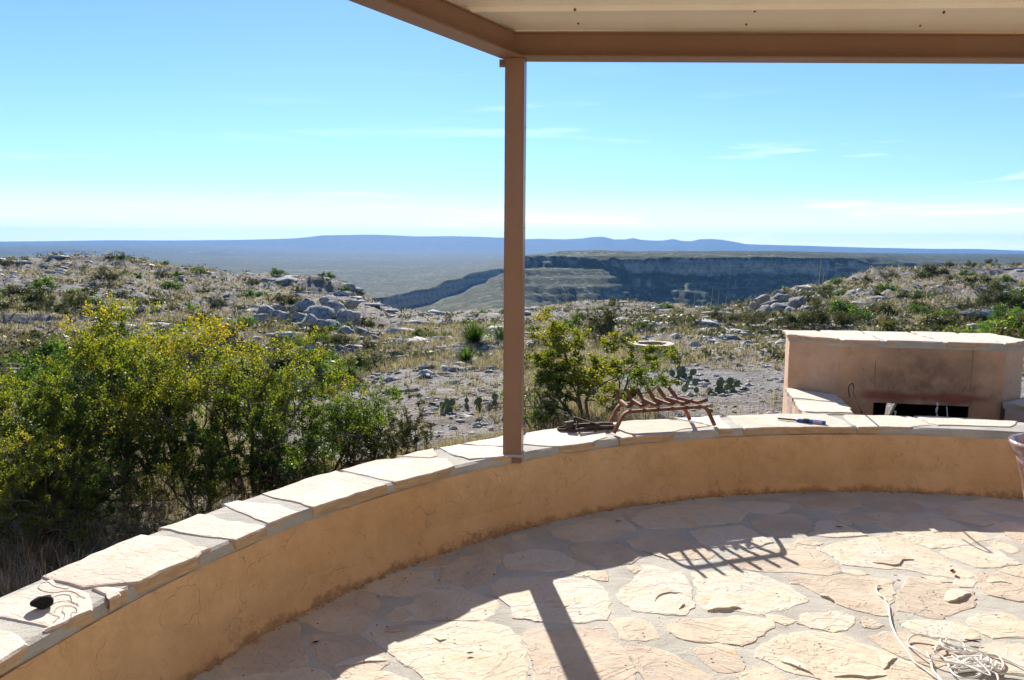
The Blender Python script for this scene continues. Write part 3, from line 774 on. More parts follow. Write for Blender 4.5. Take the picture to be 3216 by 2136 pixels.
VA, VB, VC, VD = (600, 1750, 3.373), (1200, 1600, 2.926), (1800, 1560, 2.7225), (2500, 1560, 2.722)
FLAGS = [
    (VA, [(450, 1040), (620, 900), (830, 770), (1060, 705), (1140, 740), (1130, 900), (1185, 1040), (1160, 1120), (960, 1190), (560, 1210), (300, 1240), (330, 1140)]),
    (VA, [(1150, 600), (1300, 490), (1560, 400), (1680, 350), (1850, 400), (1960, 480), (1960, 540), (1890, 620), (1840, 710), (1780, 770), (1650, 800), (1400, 775), (1200, 660)]),
    (VA, [(1290, 840), (1500, 850), (1740, 862), (1880, 925), (2010, 1010), (2080, 1110), (1960, 1200), (1650, 1275), (1530, 1160), (1400, 1060), (1310, 920)]),
    (VA, [(200, 1340), (700, 1262), (1100, 1215), (1400, 1215), (1430, 1290), (1480, 1420), (900, 1500), (300, 1480)]),
    (VA, [(1560, 1330), (1640, 1300), (2050, 1240), (2240, 1330), (2420, 1480), (1700, 1500)]),
    (VB, [(-170, 725), (0, 640), (200, 570), (430, 572), (470, 650), (495, 700), (400, 745), (200, 785), (0, 775)]),
    (VB, [(370, 500), (480, 450), (590, 455), (600, 490), (540, 530), (430, 535)]),
    (VB, [(550, 620), (620, 530), (740, 440), (850, 430), (1080, 440), (1085, 470), (1000, 520), (1000, 620), (900, 700), (780, 730), (700, 690), (570, 655)]),
    (VB, [(30, 990), (160, 900), (280, 880), (440, 760), (800, 770), (1000, 830), (1045, 870), (1000, 940), (900, 1015), (640, 1000), (300, 1010), (100, 1005)]),
    (VB, [(-60, 1130), (120, 1090), (480, 1080), (700, 1060), (1000, 1060), (1140, 1090), (1240, 1170), (1245, 1290), (1300, 1450), (1290, 1600), (1200, 1700), (600, 1650), (440, 1530), (200, 1390), (80, 1280), (-40, 1200)]),
    (VB, [(850, 330), (1060, 285), (1120, 300), (1200, 370), (1190, 395), (950, 395), (840, 385)]),
    (VB, [(1200, 235), (1300, 230), (1320, 265), (1270, 290), (1210, 275)]),
    (VB, [(1030, 720), (1100, 650), (1400, 635), (1600, 640), (1788, 641), (1917, 667), (2040, 743), (2057, 851), (2040, 1000), (1864, 1027), (1520, 1020), (1230, 990), (1215, 880), (1140, 810), (1050, 780)]),
    (VB, [(1130, 480), (1200, 420), (1400, 370), (1600, 395), (1740, 470), (1690, 530), (1500, 560), (1300, 540), (1150, 530)]),
    (VB, [(1720, 565), (1765, 490), (1900, 520), (1980, 585), (1900, 605), (1790, 600)]),
    (VB, [(1335, 1160), (1370, 1112), (1720, 1120), (1840, 1097), (2025, 1097), (2098, 1205), (2218, 1311), (2282, 1442), (2303, 1570), (2250, 1700), (1500, 1700), (1430, 1600), (1410, 1450), (1350, 1270)]),
    (VC, [(-140, 300), (0, 250), (200, 190), (400, 185), (490, 270), (480, 310), (250, 370), (0, 375), (-130, 335)]),
    (VC, [(20, 430), (120, 400), (350, 410), (420, 450), (500, 490), (560, 520), (500, 550), (480, 570), (200, 560), (40, 520)]),
    (VC, [(520, 190), (700, 110), (900, 80), (1250, 70), (1480, 130), (1450, 170), (1400, 215), (1200, 230), (900, 270), (650, 270), (560, 230)]),
    (VC, [(1340, 60), (1500, 50), (1820, 60), (1830, 90), (1700, 150), (1500, 120)]),
    (VC, [(1010, 310), (1200, 280), (1420, 250), (1520, 290), (1680, 390), (1600, 410), (1500, 430), (1150, 430), (1080, 360)]),
    (VC, [(1560, 220), (1700, 160), (1900, 150), (2000, 210), (1990, 270), (1930, 315), (1680, 325), (1600, 280)]),
    (VC, [(470, 390), (700, 330), (860, 340), (930, 400), (1100, 440), (1220, 480), (1150, 520), (900, 540), (820, 530), (700, 480), (560, 450)]),
    (VC, [(410, 860), (480, 770), (570, 720), (600, 600), (700, 610), (900, 655), (970, 760), (1000, 860), (1020, 940), (950, 1000), (700, 990), (580, 980), (430, 890)]),
    (VC, [(1050, 650), (1500, 652), (1800, 760), (1980, 880), (1800, 940), (1600, 1000), (1430, 965), (1180, 985), (1110, 920), (1080, 760)]),
    (VC, [(1290, 560), (1400, 500), (1650, 470), (1760, 430), (1905, 405), (2020, 430), (2140, 510), (2220, 580), (2285, 640), (2170, 660), (1905, 630), (1600, 625), (1350, 600)]),
    (VC, [(360, 1080), (450, 1040), (570, 1060), (660, 1130), (695, 1200), (620, 1215), (410, 1200), (380, 1130)]),
    (VC, [(845, 1125), (950, 1070), (1300, 1060), (1500, 1030), (1690, 1070), (1690, 1110), (1600, 1180), (1430, 1260), (1150, 1240), (980, 1225), (900, 1170)]),
    (VC, [(1080, 1340), (1150, 1290), (1300, 1280), (1370, 1340), (1435, 1430), (1380, 1490), (1250, 1495), (1130, 1410)]),
    (VC, [(455, 1300), (480, 1265), (580, 1280), (800, 1350), (1000, 1470), (1180, 1568), (1250, 1650), (700, 1700), (650, 1568), (560, 1440), (520, 1360)]),
    (VC, [(1590, 1320), (1760, 1200), (2025, 1165), (2285, 1185), (2465, 1265), (2625, 1310), (2765, 1395), (2940, 1450), (3060, 1540), (3000, 1650), (2200, 1650), (2150, 1560), (1900, 1490), (1750, 1430), (1600, 1370)]),
    (VC, [(1470, 1500), (1560, 1465), (1700, 1490), (1780, 1560), (1700, 1650), (1470, 1650)]),
    (VD, [(50, 1075), (90, 1010), (380, 995), (480, 1030), (440, 1110), (320, 1148), (150, 1110)]),
    (VD, [(180, 440), (330, 410), (500, 370), (850, 330), (1000, 400), (1200, 500), (1340, 580), (1530, 665), (1400, 690), (1300, 680), (1100, 650), (900, 610), (640, 600), (400, 570), (340, 510), (220, 460)]),
    (VD, [(920, 340), (1300, 300), (1530, 295), (1640, 360), (1500, 390), (1330, 415), (1160, 430), (1040, 400)]),
    (VD, [(1250, 480), (1340, 445), (1500, 430), (1680, 440), (1880, 570), (1700, 597), (1540, 605), (1400, 540)]),
    (VD, [(1560, 680), (1660, 645), (1949, 715), (2050, 800), (1960, 890), (1800, 870), (1650, 840), (1590, 790), (1600, 730)]),
    (VD, [(1730, 620), (1949, 600), (2100, 640), (2000, 690), (1900, 680)]),
    (VD, [(1780, 300), (1949, 305), (2150, 380), (1980, 420), (1830, 340)]),
    (VD, [(-75, 692), (200, 690), (600, 695), (800, 720), (790, 790), (785, 1010), (650, 990), (400, 920), (230, 840), (100, 770), (-20, 740)]),
    (VD, [(960, 690), (1130, 720), (1480, 820), (1495, 860), (1490, 940), (1300, 1000), (1150, 1030), (1000, 990), (890, 980), (900, 880), (920, 760)]),
    (VD, [(580, 1040), (620, 1035), (735, 1090), (700, 1105), (600, 1115)]),
    (VD, [(930, 1110), (1000, 1080), (1180, 1065), (1350, 1090), (1500, 1140), (1540, 1200), (1400, 1220), (1100, 1190)]),
    (VD, [(1480, 1070), (1590, 1005), (1780, 1005), (1949, 1080), (2010, 1150), (1900, 1190), (1700, 1205), (1550, 1130)]),
    (VD, [(660, 1215), (780, 1180), (950, 1195), (1250, 1245), (1420, 1340), (1440, 1430), (1150, 1440), (950, 1370), (800, 1290)]),
    (VD, [(1580, 1300), (1750, 1262), (1900, 1265), (2050, 1340), (2000, 1500), (1700, 1500), (1600, 1400)]),
    (VD, [(350, 170), (480, 140), (620, 170), (700, 210), (560, 240), (400, 220)]),
    (VD, [(110, 320), (230, 220), (310, 215), (520, 300), (600, 335), (380, 345)]),
    (VD, [(640, 150), (780, 135), (900, 195), (1240, 200), (1340, 220), (1470, 270), (1300, 285), (1000, 320), (860, 310), (720, 245)]),
    (VD, [(0, 40), (300, 20), (540, 40), (550, 85), (400, 110), (100, 100)]),
    (VD, [(600, 70), (900, 30), (1050, 80), (1060, 130), (950, 150), (750, 115)]),
    (VD, [(1220, 110), (1350, 85), (1550, 120), (1720, 205), (1600, 240), (1400, 200), (1250, 160)]),
    (VD, [(1450, 45), (1700, 20), (1949, 60), (2050, 150), (1900, 170), (1700, 130), (1500, 85)]),
    (VD, [(1600, 280), (1800, 232), (1949, 230), (2100, 260), (1949, 288), (1750, 288)]),
]
FLAGS += [(VD, [(430, 630), (560, 635), (600, 655), (500, 662), (430, 650)]), (VD, [(1370, 740), (1430, 690), (1520, 720), (1500, 770), (1420, 765)]), (VD, [(1670, 400), (1760, 390), (1890, 460), (1840, 480), (1730, 440)]),
          (VD, [(0, 380), (60, 365), (210, 405), (150, 415), (20, 400)]), (VC, [(160, 655), (285, 650), (290, 715), (200, 700)]), (VC, [(480, 600), (560, 590), (590, 615), (530, 640)]), (VA, [(2100, 640), (2230, 560), (2330, 600), (2200, 655)]),
          (VC, [(1650, 1025), (1760, 1030), (1880, 1065), (1800, 1090), (1700, 1060)]), (VD, [(1100, 690), (1250, 700), (1300, 720), (1180, 715)]), (VC, [(0, 1240), (120, 1240), (250, 1300), (60, 1330)])][:-1]
floor = empty('patio_floor'); tag(floor, kind='structure')
bm = bmesh.new()
arc = [circ(R_(a), RB + 0.05) for a in range(-2, 201, 3)]
outline = arc + [Vector((PC[0] - RB - 0.05, -3.6, 0)), Vector((PC[0] + RB + 0.05, -3.6, 0))]
top = [bm.verts.new((p.x, p.y, 0.0)) for p in outline]; bot = [bm.verts.new((p.x, p.y, -0.6)) for p in outline]
bm.faces.new(top)
for i in range(len(top)): bm.faces.new((top[i], bot[i], bot[(i + 1) % len(top)], top[(i + 1) % len(top)]))
bmesh.ops.triangulate(bm, faces=[f for f in bm.faces if len(f.verts) > 4])
bm_obj('mortar_bed', bm, M['mortar'], floor)
polys = []
for i, (vw, pts) in enumerate(FLAGS):
    P = fr(vw, pts); polys.append(P)
    stone('flagstone', grow_poly(P, 0.024), -0.02, 0.0012 + 0.0022 * rng.random(), floor, M['flag'], 0.009, 0.030, 100 + i, 0.0015, 0.004, 0.07)


# flakes: upper beds of the stone broken off short, leaving a raised lip toward the viewer
FLAKES = [(VC, [(1150, 985), (1230, 975), (1330, 975), (1400, 958), (1437, 965)], .014, .13), (VD, [(1300, 912), (1370, 905), (1440, 872), (1495, 838)], .018, .12), (VD, [(755, 1490), (790, 1445), (830, 1410), (868, 1392)], .012, .12),
          (VC, [(1780, 1420), (1860, 1448), (1960, 1490), (2060, 1535)], .010, .10), (VD, [(660, 570), (740, 580), (830, 598), (885, 590), (910, 552), (1010, 545)], .010, .12), (VD, [(215, 858), (270, 875), (330, 905)], .014, .07),
          (VD, [(330, 1552), (460, 1545), (600, 1560), (780, 1538)], .010, .10), (VB, [(480, 1190), (530, 1222), (590, 1205)], .009, .08), (VB, [(20, 1130), (110, 1140), (210, 1128), (235, 1118)], .014, .07), (VC, [(700, 905), (740, 850), (830, 828), (940, 835)], .007, .08),
          (VC, [(905, 970), (935, 945), (958, 932)], .012, .05), (VA, [(1520, 1165), (1700, 1150), (1880, 1120), (2070, 1112)], .008, .08), (VB, [(1560, 905), (1640, 915), (1720, 890)], .006, .08), (VD, [(1640, 745), (1760, 735), (1850, 755), (1900, 790)], .006, .09)]
for i, (vw, pts, hh, bk_) in enumerate(FLAKES):
    L = resample(fr(vw, pts), .02, .004, False, i + 50) + [fr(vw, pts)[-1]]; n = len(L); bm = bmesh.new(); c = L[n // 2]
    rows = []
    for k, q in enumerate(L):
        t = k / (n - 1); w_ = math.sin(math.pi * min(.97, max(.03, t))) ** .5; h_ = .004 + (hh - .003) * w_; bq = Vector((q.x * 1.0 + .0, q.y + bk_ * w_ + .01))
        rows.append([bm.verts.new((a.x - c.x, a.y - c.y, z)) for a, z in ((q, -.004), (q + Vector((0, -.001)), h_ * .6), (q + Vector((0, .004)), h_), ((q + bq) / 2, h_ * .55), (bq, .0005))])
    for a, b in zip(rows, rows[1:]):
        for k in range(4): bm.faces.new((a[k], a[k + 1], b[k + 1], b[k]))
    bm_obj('stone_flake', bm, M['flag'], floor, (c.x, c.y, 0))


def inside(p, poly):
    x, y = p; c = False; n = len(poly)
    for i in range(n):
        x1, y1 = poly[i]; x2, y2 = poly[i - 1]
        if (y1 > y) != (y2 > y) and x < (x2 - x1) * (y - y1) / (y2 - y1) + x1: c = not c
    return c


# the rest of the paving, outside the photographed part, laid as irregular cells
def frame_visible(x, y):
    d = np.array([x, y, -EZ]); zc = d @ _F
    if zc <= 0.1: return False
    u = W / 2 + F * (d @ _R) / zc; v = H / 2 - F * (d @ _U) / zc
    return -60 < u < W + 260 and v < H + 110


cells = {}
sp = 0.62
for i in range(-4, 16):
    for j in range(-7, 11):
        cells[(i, j)] = (i * sp - 0.4 + rng.uniform(-.22, .22) + (j % 2) * .3, j * sp + rng.uniform(-.22, .22))
for (i, j), c in cells.items():
    if frame_visible(*c) or c[1] < -3.2: continue
    if math.hypot(c[0] - PC[0], c[1] - PC[1]) > RB - 0.30 and c[1] > PC[1]: continue
    if abs(c[0] - PC[0]) > RB - 0.3: continue
    poly = [Vector((c[0] - .8, c[1] - .8)), Vector((c[0] + .8, c[1] - .8)), Vector((c[0] + .8, c[1] + .8)), Vector((c[0] - .8, c[1] + .8))]
    for di in (-2, -1, 0, 1, 2):
        for dj in (-2, -1, 0, 1, 2):
            o = cells.get((i + di, j + dj))
            if o is None or (di == 0 and dj == 0): continue
            mid = Vector(((c[0] + o[0]) / 2, (c[1] + o[1]) / 2)); nn = (Vector(c) - Vector(o)).normalized(); mid = mid + nn * 0.035
            out = []
            for k in range(len(poly)):
                a, b = poly[k - 1], poly[k]; da = (a - mid).dot(nn); db = (b - mid).dot(nn)
                if (da > 0) != (db > 0): out.append(a + (b - a) * (da / (da - db)))
                if db > 0: out.append(b)
            poly = out
            if len(poly) < 3: break
        if len(poly) < 3: break
    if len(poly) < 3 or abs(area2(poly)) < 0.03: continue
    if any(frame_visible(p.x, p.y) for p in poly): continue
    stone('flagstone', poly, -0.02, 0.008, floor, M['flag'], 0.01, 0.12, 900 + i * 31 + j, 0.004)

# ------------------------------------------------------------------ PATIO WALL
wall = empty('patio_wall', (0, 0, 0))
tag(wall, 'low curved ochre stucco wall topped with pale flagstones round the patio', 'wall')
A0, A1 = R_(-4), R_(212)


def ring_wall(name, prof, mat, parent, a0=A0, a1=A1, n=200, wob=0.006, seed=0):
    """profile of (radius,z) swept round the patio centre"""
    bm = bmesh.new(); rows = []
    for i in range(n + 1):
        a = a0 + (a1 - a0) * i / n; row = []
        for k, (r, z) in enumerate(prof):
            w = wob * 2 * (float(fbm(np.array(a * 9.0), np.array(z * 6.0 + k * .3), seed, 4)))
            row.append(bm.verts.new(circ(a, r + w, z)))
        rows.append(row)
    for r0, r1 in zip(rows, rows[1:]):
        for k in range(len(prof)):
            k2 = (k + 1) % len(prof); bm.faces.new((r0[k], r0[k2], r1[k2], r1[k]))
    bm.faces.new(rows[0]); bm.faces.new(rows[-1])
    return bm_obj(name, bm, mat, parent, smooth=False)


ro = RO - 0.05
prof = [(RB - 0.012, -0.03), (RB + 0.006, 0.02), (RB + 0.02, 0.06), (RB + 0.035, 0.14), (RB + 0.045, 0.24), (RB + 0.058, 0.34), (RB + 0.075, 0.392), (ro, 0.392), (ro, 0.1), (ro + 0.02, -1.3), (RB + 0.1, -1.3)]
ow = ring_wall('stucco_face', prof, M['stucco'], wall, wob=0.02, seed=4)
for f in ow.data.polygons: f.use_smooth = False
ring_wall('cap_mortar', [(RI + 0.004, 0.388), (RI - 0.002, 0.41), (RI + 0.004, 0.438), (RI + 0.02, 0.4465), (RO - 0.03, 0.4465), (RO - 0.02, 0.43), (RO - 0.02, 0.385)], M['mortar'], wall, wob=0.022, seed=8, n=300)
VL, VM, VR = (0, 1602, 2.937), (804, 1100, 2.937), (1608, 1100, 2.937)
CAPS = [
    (VL, [(-330, 1230), (-60, 1130), (0, 1120), (110, 1120), (200, 1170), (305, 1240), (230, 1290), (0, 1420), (-330, 1640)]),
    (VL, [(-160, 930), (0, 850), (220, 745), (450, 640), (500, 690), (700, 740), (830, 820), (920, 930), (790, 980), (530, 1130), (400, 1075), (200, 1040), (0, 1000), (-160, 980)]),
    (VL, [(460, 630), (900, 440), (1330, 230), (1520, 245), (1730, 300), (1950, 355), (1700, 480), (1400, 640), (1300, 672), (1000, 690), (780, 715), (640, 680)]),
    (VL, [(860, 735), (1000, 715), (1120, 730), (1170, 780), (1180, 800), (1050, 830), (960, 790)]),
    (VL, [(1470, 175), (1830, 30), (1960, 40), (2100, 90), (2400, 130), (2240, 195), (2090, 250), (1900, 245), (1650, 210)]),
    ((0, 0, 1 / K), [(515, 1163), (555, 1155), (640, 1163), (680, 1178), (665, 1195), (615, 1208), (575, 1190), (530, 1172)]),
    (VM, [(40, 1320), (220, 1240), (450, 1185), (740, 1115), (880, 1150), (1140, 1225), (1060, 1265), (780, 1340), (480, 1435), (330, 1395), (150, 1360)]),
    (VM, [(800, 1115), (1080, 1010), (1330, 1005), (1760, 1000), (1815, 1060), (1640, 1100), (1270, 1205), (1130, 1180), (900, 1130)]),
    (VM, [(1310, 975), (1640, 905), (1690, 975), (1600, 992), (1350, 997)]),
    (VM, [(1680, 897), (1900, 880), (2260, 892), (2290, 950), (2180, 970), (1970, 1005), (1830, 970), (1740, 930)]),
    (VM, [(1930, 872), (2150, 825), (2361, 790), (2430, 850), (2300, 884), (2100, 880)]),
    (VR, [(110, 755), (430, 705), (830, 670), (880, 690), (880, 800), (700, 835), (440, 872), (250, 880), (110, 862)]),
    (VR, [(905, 665), (1200, 640), (1440, 637), (1500, 650), (1700, 680), (1820, 705), (1600, 722), (1400, 752), (950, 795), (905, 750)]),
    (VR, [(1530, 640), (1750, 622), (1935, 615), (1990, 712), (1890, 722), (1850, 700), (1700, 662)]),
    (VR, [(1985, 612), (2361, 600), (2915, 600), (3035, 640), (3095, 690), (2700, 698), (2361, 702), (2135, 712), (2060, 660)]),
    (VR, [(3060, 595), (3361, 585), (3621, 588), (3761, 640), (3850, 690), (3661, 702), (3441, 694), (3181, 700), (3090, 640)]),
    (VR, [(3665, 582), (3961, 585), (4250, 595), (4500, 612), (4640, 640), (4600, 705), (4361, 700), (3961, 690), (3930, 690), (3800, 640)]),
]
capmin = 99
for i, (vw, pts) in enumerate(CAPS):
    P = fr(vw, pts, ZC)
    # keep every capstone on the wall: snap its outline between the two edges of the cap
    Q = []
    for p in P:
        d = Vector((p.x - PC[0], p.y - PC[1])); r = d.length; r2 = min(max(r, RI - 0.012), RO + 0.012)
        if r < RI + 0.05: r2 = RI - 0.010 + 0.016 * rng.random()
        if r > RO - 0.06: r2 = RO + 0.02 * rng.uniform(-1, 1)
        d = d / r * r2; Q.append(Vector((PC[0] + d.x, PC[1] + d.y)))
    # follow the arc between far-apart corners
    QQ = []
    for k in range(len(Q)):
        a, b = Q[k], Q[(k + 1) % len(Q)]; n = max(1, int((b - a).length / 0.12))
        ra = Vector((a.x - PC[0], a.y - PC[1])); rb = Vector((b.x - PC[0], b.y - PC[1]))
        for j in range(n):
            t = j / n; d = ra * (1 - t) + rb * t
            rr_ = ra.length * (1 - t) + rb.length * t; d = d.normalized() * rr_; QQ.append(Vector((PC[0] + d.x, PC[1] + d.y)))
    QQ = grow_poly(QQ, 0.004)
    stone('capstone', QQ, 0.405, ZC + 0.003 * rng.random(), wall, M['cap'], 0.007, 0.05, 300 + i, 0.003, 0.005, 0)
# capstones beyond the edges of the view
for a0, a1 in [(a, a + 8.6 + rng.uniform(-1.5, 0.4)) for a in np.arange(189, 212, 10)] + [(a, a + 8.6 + rng.uniform(-1.5, .4)) for a in np.arange(-2, 48, 9.6)]:
    n = 7; ai = [R_(a0 + (a1 - a0) * k / n) for k in range(n + 1)]
    poly = [circ(a, RI - 0.004).to_2d() for a in ai] + [circ(a, RO).to_2d() for a in ai[::-1]]
    stone('capstone', poly, 0.405, ZC, wall, M['cap'], 0.008, 0.09, int(a0) + 600, 0.003, 0.005, 0)
# crumbled stucco along the foot of the wall
bm = bmesh.new(); rr = random.Random(3)
for k in range(420):
    a = R_(rr.uniform(60, 198)); p = circ(a, RB - abs(rr.gauss(0, .012)) - 0.004, 0.004); s = rr.uniform(.003, .010)
    g = bmesh.ops.create_icosphere(bm, subdivisions=1, radius=s)
    for v in g['verts']: v.co = Vector((v.co.x * rr.uniform(.7, 1.6), v.co.y * rr.uniform(.7, 1.6), v.co.z * .7)) + p
tag(bm_obj('stucco_crumbs', bm, M['stucco']), kind='stuff')

# ------------------------------------------------------------------ ROOF AND POST
ZB = 2.744; PX, PY = 0.012, 4.66; PR = R_(-10)
bpx = ony(1185 * K, 143 * K, PY)
ZB = bpx.z + 0.014
d1 = Vector((-0.53, -0.848, 0)).normalized(); d2 = Vector((1.0, -0.012, 0)).normalized()
roof = empty('porch_roof', (PX, PY, 0)); tag(roof, 'cream sheet metal porch roof on brown steel beams above the patio', 'roof')
porig = Vector((PX, PY, 0))


def tube_part(name, mat, pts_w, parent=roof, origin=porig):
    bm = bmesh.new(); pts_w(bm)
    bmesh.ops.translate(bm, vec=-origin, verts=bm.verts)
    return bm_obj(name, bm, mat, parent)


FW, FT, BH = 0.062, 0.009, 0.150
nd1 = Vector((-d1.y, d1.x, 0)); nd2 = Vector((-d2.y, d2.x, 0))      # sideways directions


def ibeam(bm, p0, p1):
    d = (p1 - p0).normalized()
    up = Vector((0, 0, 1))
    add_bar(bm, [p0 + up * (FT / 2), p1 + up * (FT / 2)], FW, FT / 2)
    add_bar(bm, [p0 + up * (BH / 2), p1 + up * (BH / 2)], 0.005, BH / 2 - FT - 0.0005)
    add_bar(bm, [p0 + up * (BH - FT / 2), p1 + up * (BH - FT / 2)], 0.012, FT / 2)


P0 = Vector((PX, PY, ZB))
tube_part('roof_beam', M['brown'], lambda bm: ibeam(bm, P0 + d1 * 0.03, P0 + d1 * 3.45))
tube_part('roof_beam', M['brown'], lambda bm: ibeam(bm, P0 - d2 * 0.06 + Vector((0, 0, 0.0012)), P0 + d2 * 5.0))
tube_part('beam_bracket', M['brown'], lambda bm: add_box(bm, P0 + Vector((-0.078, 0.02, -0.018)), (0.036, 0.05, 0.034), 0, Matrix.Identity(4)))
post = empty('porch_post', (PX, PY, 0.4), PR)
tag(post, 'square brown steel post rising from the wall cap to the porch roof', 'post')
bm = bmesh.new(); add_box(bm, (0, 0, (ZB - 0.4) / 2 - 0.002), (0.112, 0.10, ZB - 0.4))
bmesh.ops.bevel(bm, geom=[e for e in bm.edges if abs(e.verts[0].co.z - e.verts[1].co.z) > 1], offset=0.006, segments=3, affect='EDGES')
bm_obj('shaft', bm, M['brown'], post)
for k in range(7):
    bm = bmesh.new(); add_box(bm, (0.0575, 0.02 - 0.002 * (k % 2), 0.25 + k * 0.29), (0.004, 0.008, 0.008)); bm_obj('rivet', bm, M['brown'], post)
bm = bmesh.new(); bmesh.ops.create_cone(bm, cap_ends=True, segments=4, radius1=0.098, radius2=0.082, depth=0.012, matrix=Matrix.Rotation(math.pi / 4, 4, 'Z') @ Matrix.Translation((0, 0.0, 0.047)))
bm_obj('grout_collar', bm, M['mortar'], post)
for (x, y, lab) in ((-1.70, 1.90, 'brown steel porch post on the wall cap behind the left edge of view'), (4.9, 4.72, 'brown steel porch post on the wall cap beyond the right edge of view')):
    o = empty('porch_post', (x, y, 0.4), 0.4); tag(o, lab, 'post'); bm = bmesh.new(); add_box(bm, (0, 0, (ZB - 0.4) / 2 - .002), (0.112, 0.10, ZB - 0.4)); bm_obj('shaft', bm, M['brown'], o)
# roof sheets: pans with turned ribs, lying across the beams and rising a little toward the house
xl = lambda y: PX + (y - PY) * (d1.x / d1.y) - 0.075
pan = 0.40; y = PY + 0.035
zd = ZB + BH + 0.004
for k in range(20):
    y0 = y - pan * k; y1 = y0 - pan
    if y1 < -3.5: break
    xr = 6.6; z = zd + 0.006 * k
    bm = bmesh.new()
    cs = [(y0, z + .004), (y0 - .012, z - .014), (y0 - .034, z - .014), (y0 - .05, z + .006), (y0 - .12, z + .012), (y1 + .12, z + .016), (y1 + .0015, z + .010)]
    def xa(yy): return max(xl(yy), -1.75) if yy > 1.6 else -1.75
    L_ = [bm.verts.new((xa(a) - PX, a - PY, b)) for a, b in cs]; sk = lambda a: 0.0 if a > y - .06 else -0.22
    Rr = [bm.verts.new((xr - PX, a - PY + sk(a), b + 0.035)) for a, b in cs]
    up = Vector((0, 0, .004)); L2 = [bm.verts.new(v.co + up) for v in L_]; R2 = [bm.verts.new(v.co + up) for v in Rr]
    for i in range(len(cs) - 1):
        bm.faces.new((L_[i], L_[i + 1], Rr[i + 1], Rr[i])); bm.faces.new((L2[i], R2[i], R2[i + 1], L2[i + 1])); bm.faces.new((L_[i], L2[i], L2[i + 1], L_[i + 1])); bm.faces.new((Rr[i], Rr[i + 1], R2[i + 1], R2[i]))
    bm.faces.new((L_[0], Rr[0], R2[0], L2[0])); bm.faces.new((L_[-1], L2[-1], R2[-1], Rr[-1]))
    bm_obj('roof_panel', bm, M['deck'], roof)
# a wisp of spider web and dead leaf hanging off the beam, screws and peeled flakes of paint under the sheets
M['flake'] = mat_metal_paint('bare_metal_patch', (0.16, 0.14, 0.125), 0.6)
bm = bmesh.new(); rr = random.Random(12)
for k, (u, v) in enumerate([(1042, 3), (1050, 5), (1420, 14), (1428, 15), (1492, 13), (1500, 16), (1625, 15), (1640, 16), (1632, 14)]):
    p = ony(u * K, v * K, 4.02); n_ = 7; c = Vector((p.x, p.y, 0))
    kk = int((PY + .02 - p.y) / pan); zz = zd + 0.006 * kk + 0.0080
    yy = PY + .02 - pan * kk - 0.19
    ring = [bm.verts.new((p.x - PX + math.cos(t * 6.283 / n_) * rr.uniform(.008, .022), yy + rr.uniform(-.05, .05) * 0 - PY + math.sin(t * 6.283 / n_) * rr.uniform(.005, .014), zz)) for t in range(n_)]
    bm.faces.new(ring)
bm_obj('peeled_patch', bm, M['flake'], roof)
for u in (1325, 1735, 2180, 1330, 1724, 2128):
    pass
bm = bmesh.new()
for u in (1327, 1745, 2185):
    p = ony(u * K, 20 * K, 4.2); bmesh.ops.create_uvsphere(bm, u_segments=8, v_segments=4, radius=0.008, matrix=Matrix.Translation((p.x - PX, 4.235 - PY, zd + 0.0)))
for u in (1334, 1724, 2128):
    p = ony(u * K, 62 * K, 4.5); bmesh.ops.create_uvsphere(bm, u_segments=8, v_segments=4, radius=0.006, matrix=Matrix.Translation((p.x - PX, 4.53 - PY, zd + .012)))
bm_obj('screw_heads', bm, M['rust'], roof)

hw = empty('added_house_wall', (2.4, -3.75, 0)); tag(hw, 'ochre stucco house wall added unseen behind the porch to block the sky', 'wall')  # unseen wall added behind the camera to block the sky and bounce light
bm = bmesh.new(); add_box(bm, (0, 0, 1.3), (10.5, 0.25, 3.6)); bm_obj('stucco_face', bm, M['stucco'], hw)

# ------------------------------------------------------------------ BARBECUE
GL, G1, G2, GR = Vector((2.53, 7.06)), Vector((2.82, 6.70)), Vector((4.11, 6.45)), Vector((4.43, 6.70))
ZG = 0.915
grill = empty('barbecue', (3.5, 6.9, 0)); tag(grill, 'squat sooty stucco barbecue with flagstone top and low dark firebox opening', 'barbecue')
go = Vector((3.5, 6.9, 0))


def prism(bm, poly, z0, z1, org, jit=0.0, seed=0, nz=1, step=None):
    rr = random.Random(seed); poly = [Vector((p[0], p[1])) for p in poly]
    if area2(poly) < 0: poly = poly[::-1]
    if step: poly = resample(poly, step, jit * .6, True, seed)
    rings = []
    for k in range(nz + 1):
        z = z0 + (z1 - z0) * k / nz
        rings.append([bm.verts.new((p.x - org.x + rr.uniform(-jit, jit), p.y - org.y + rr.uniform(-jit, jit), z - org.z)) for p in poly])
    n = len(poly)
    for a, b in zip(rings, rings[1:]):
        for i in range(n): bm.faces.new((a[i], a[(i + 1) % n], b[(i + 1) % n], b[i]))
    f1 = bm.faces.new(rings[-1]); f2 = bm.faces.new(rings[0][::-1]); bmesh.ops.triangulate(bm, faces=[f1, f2])


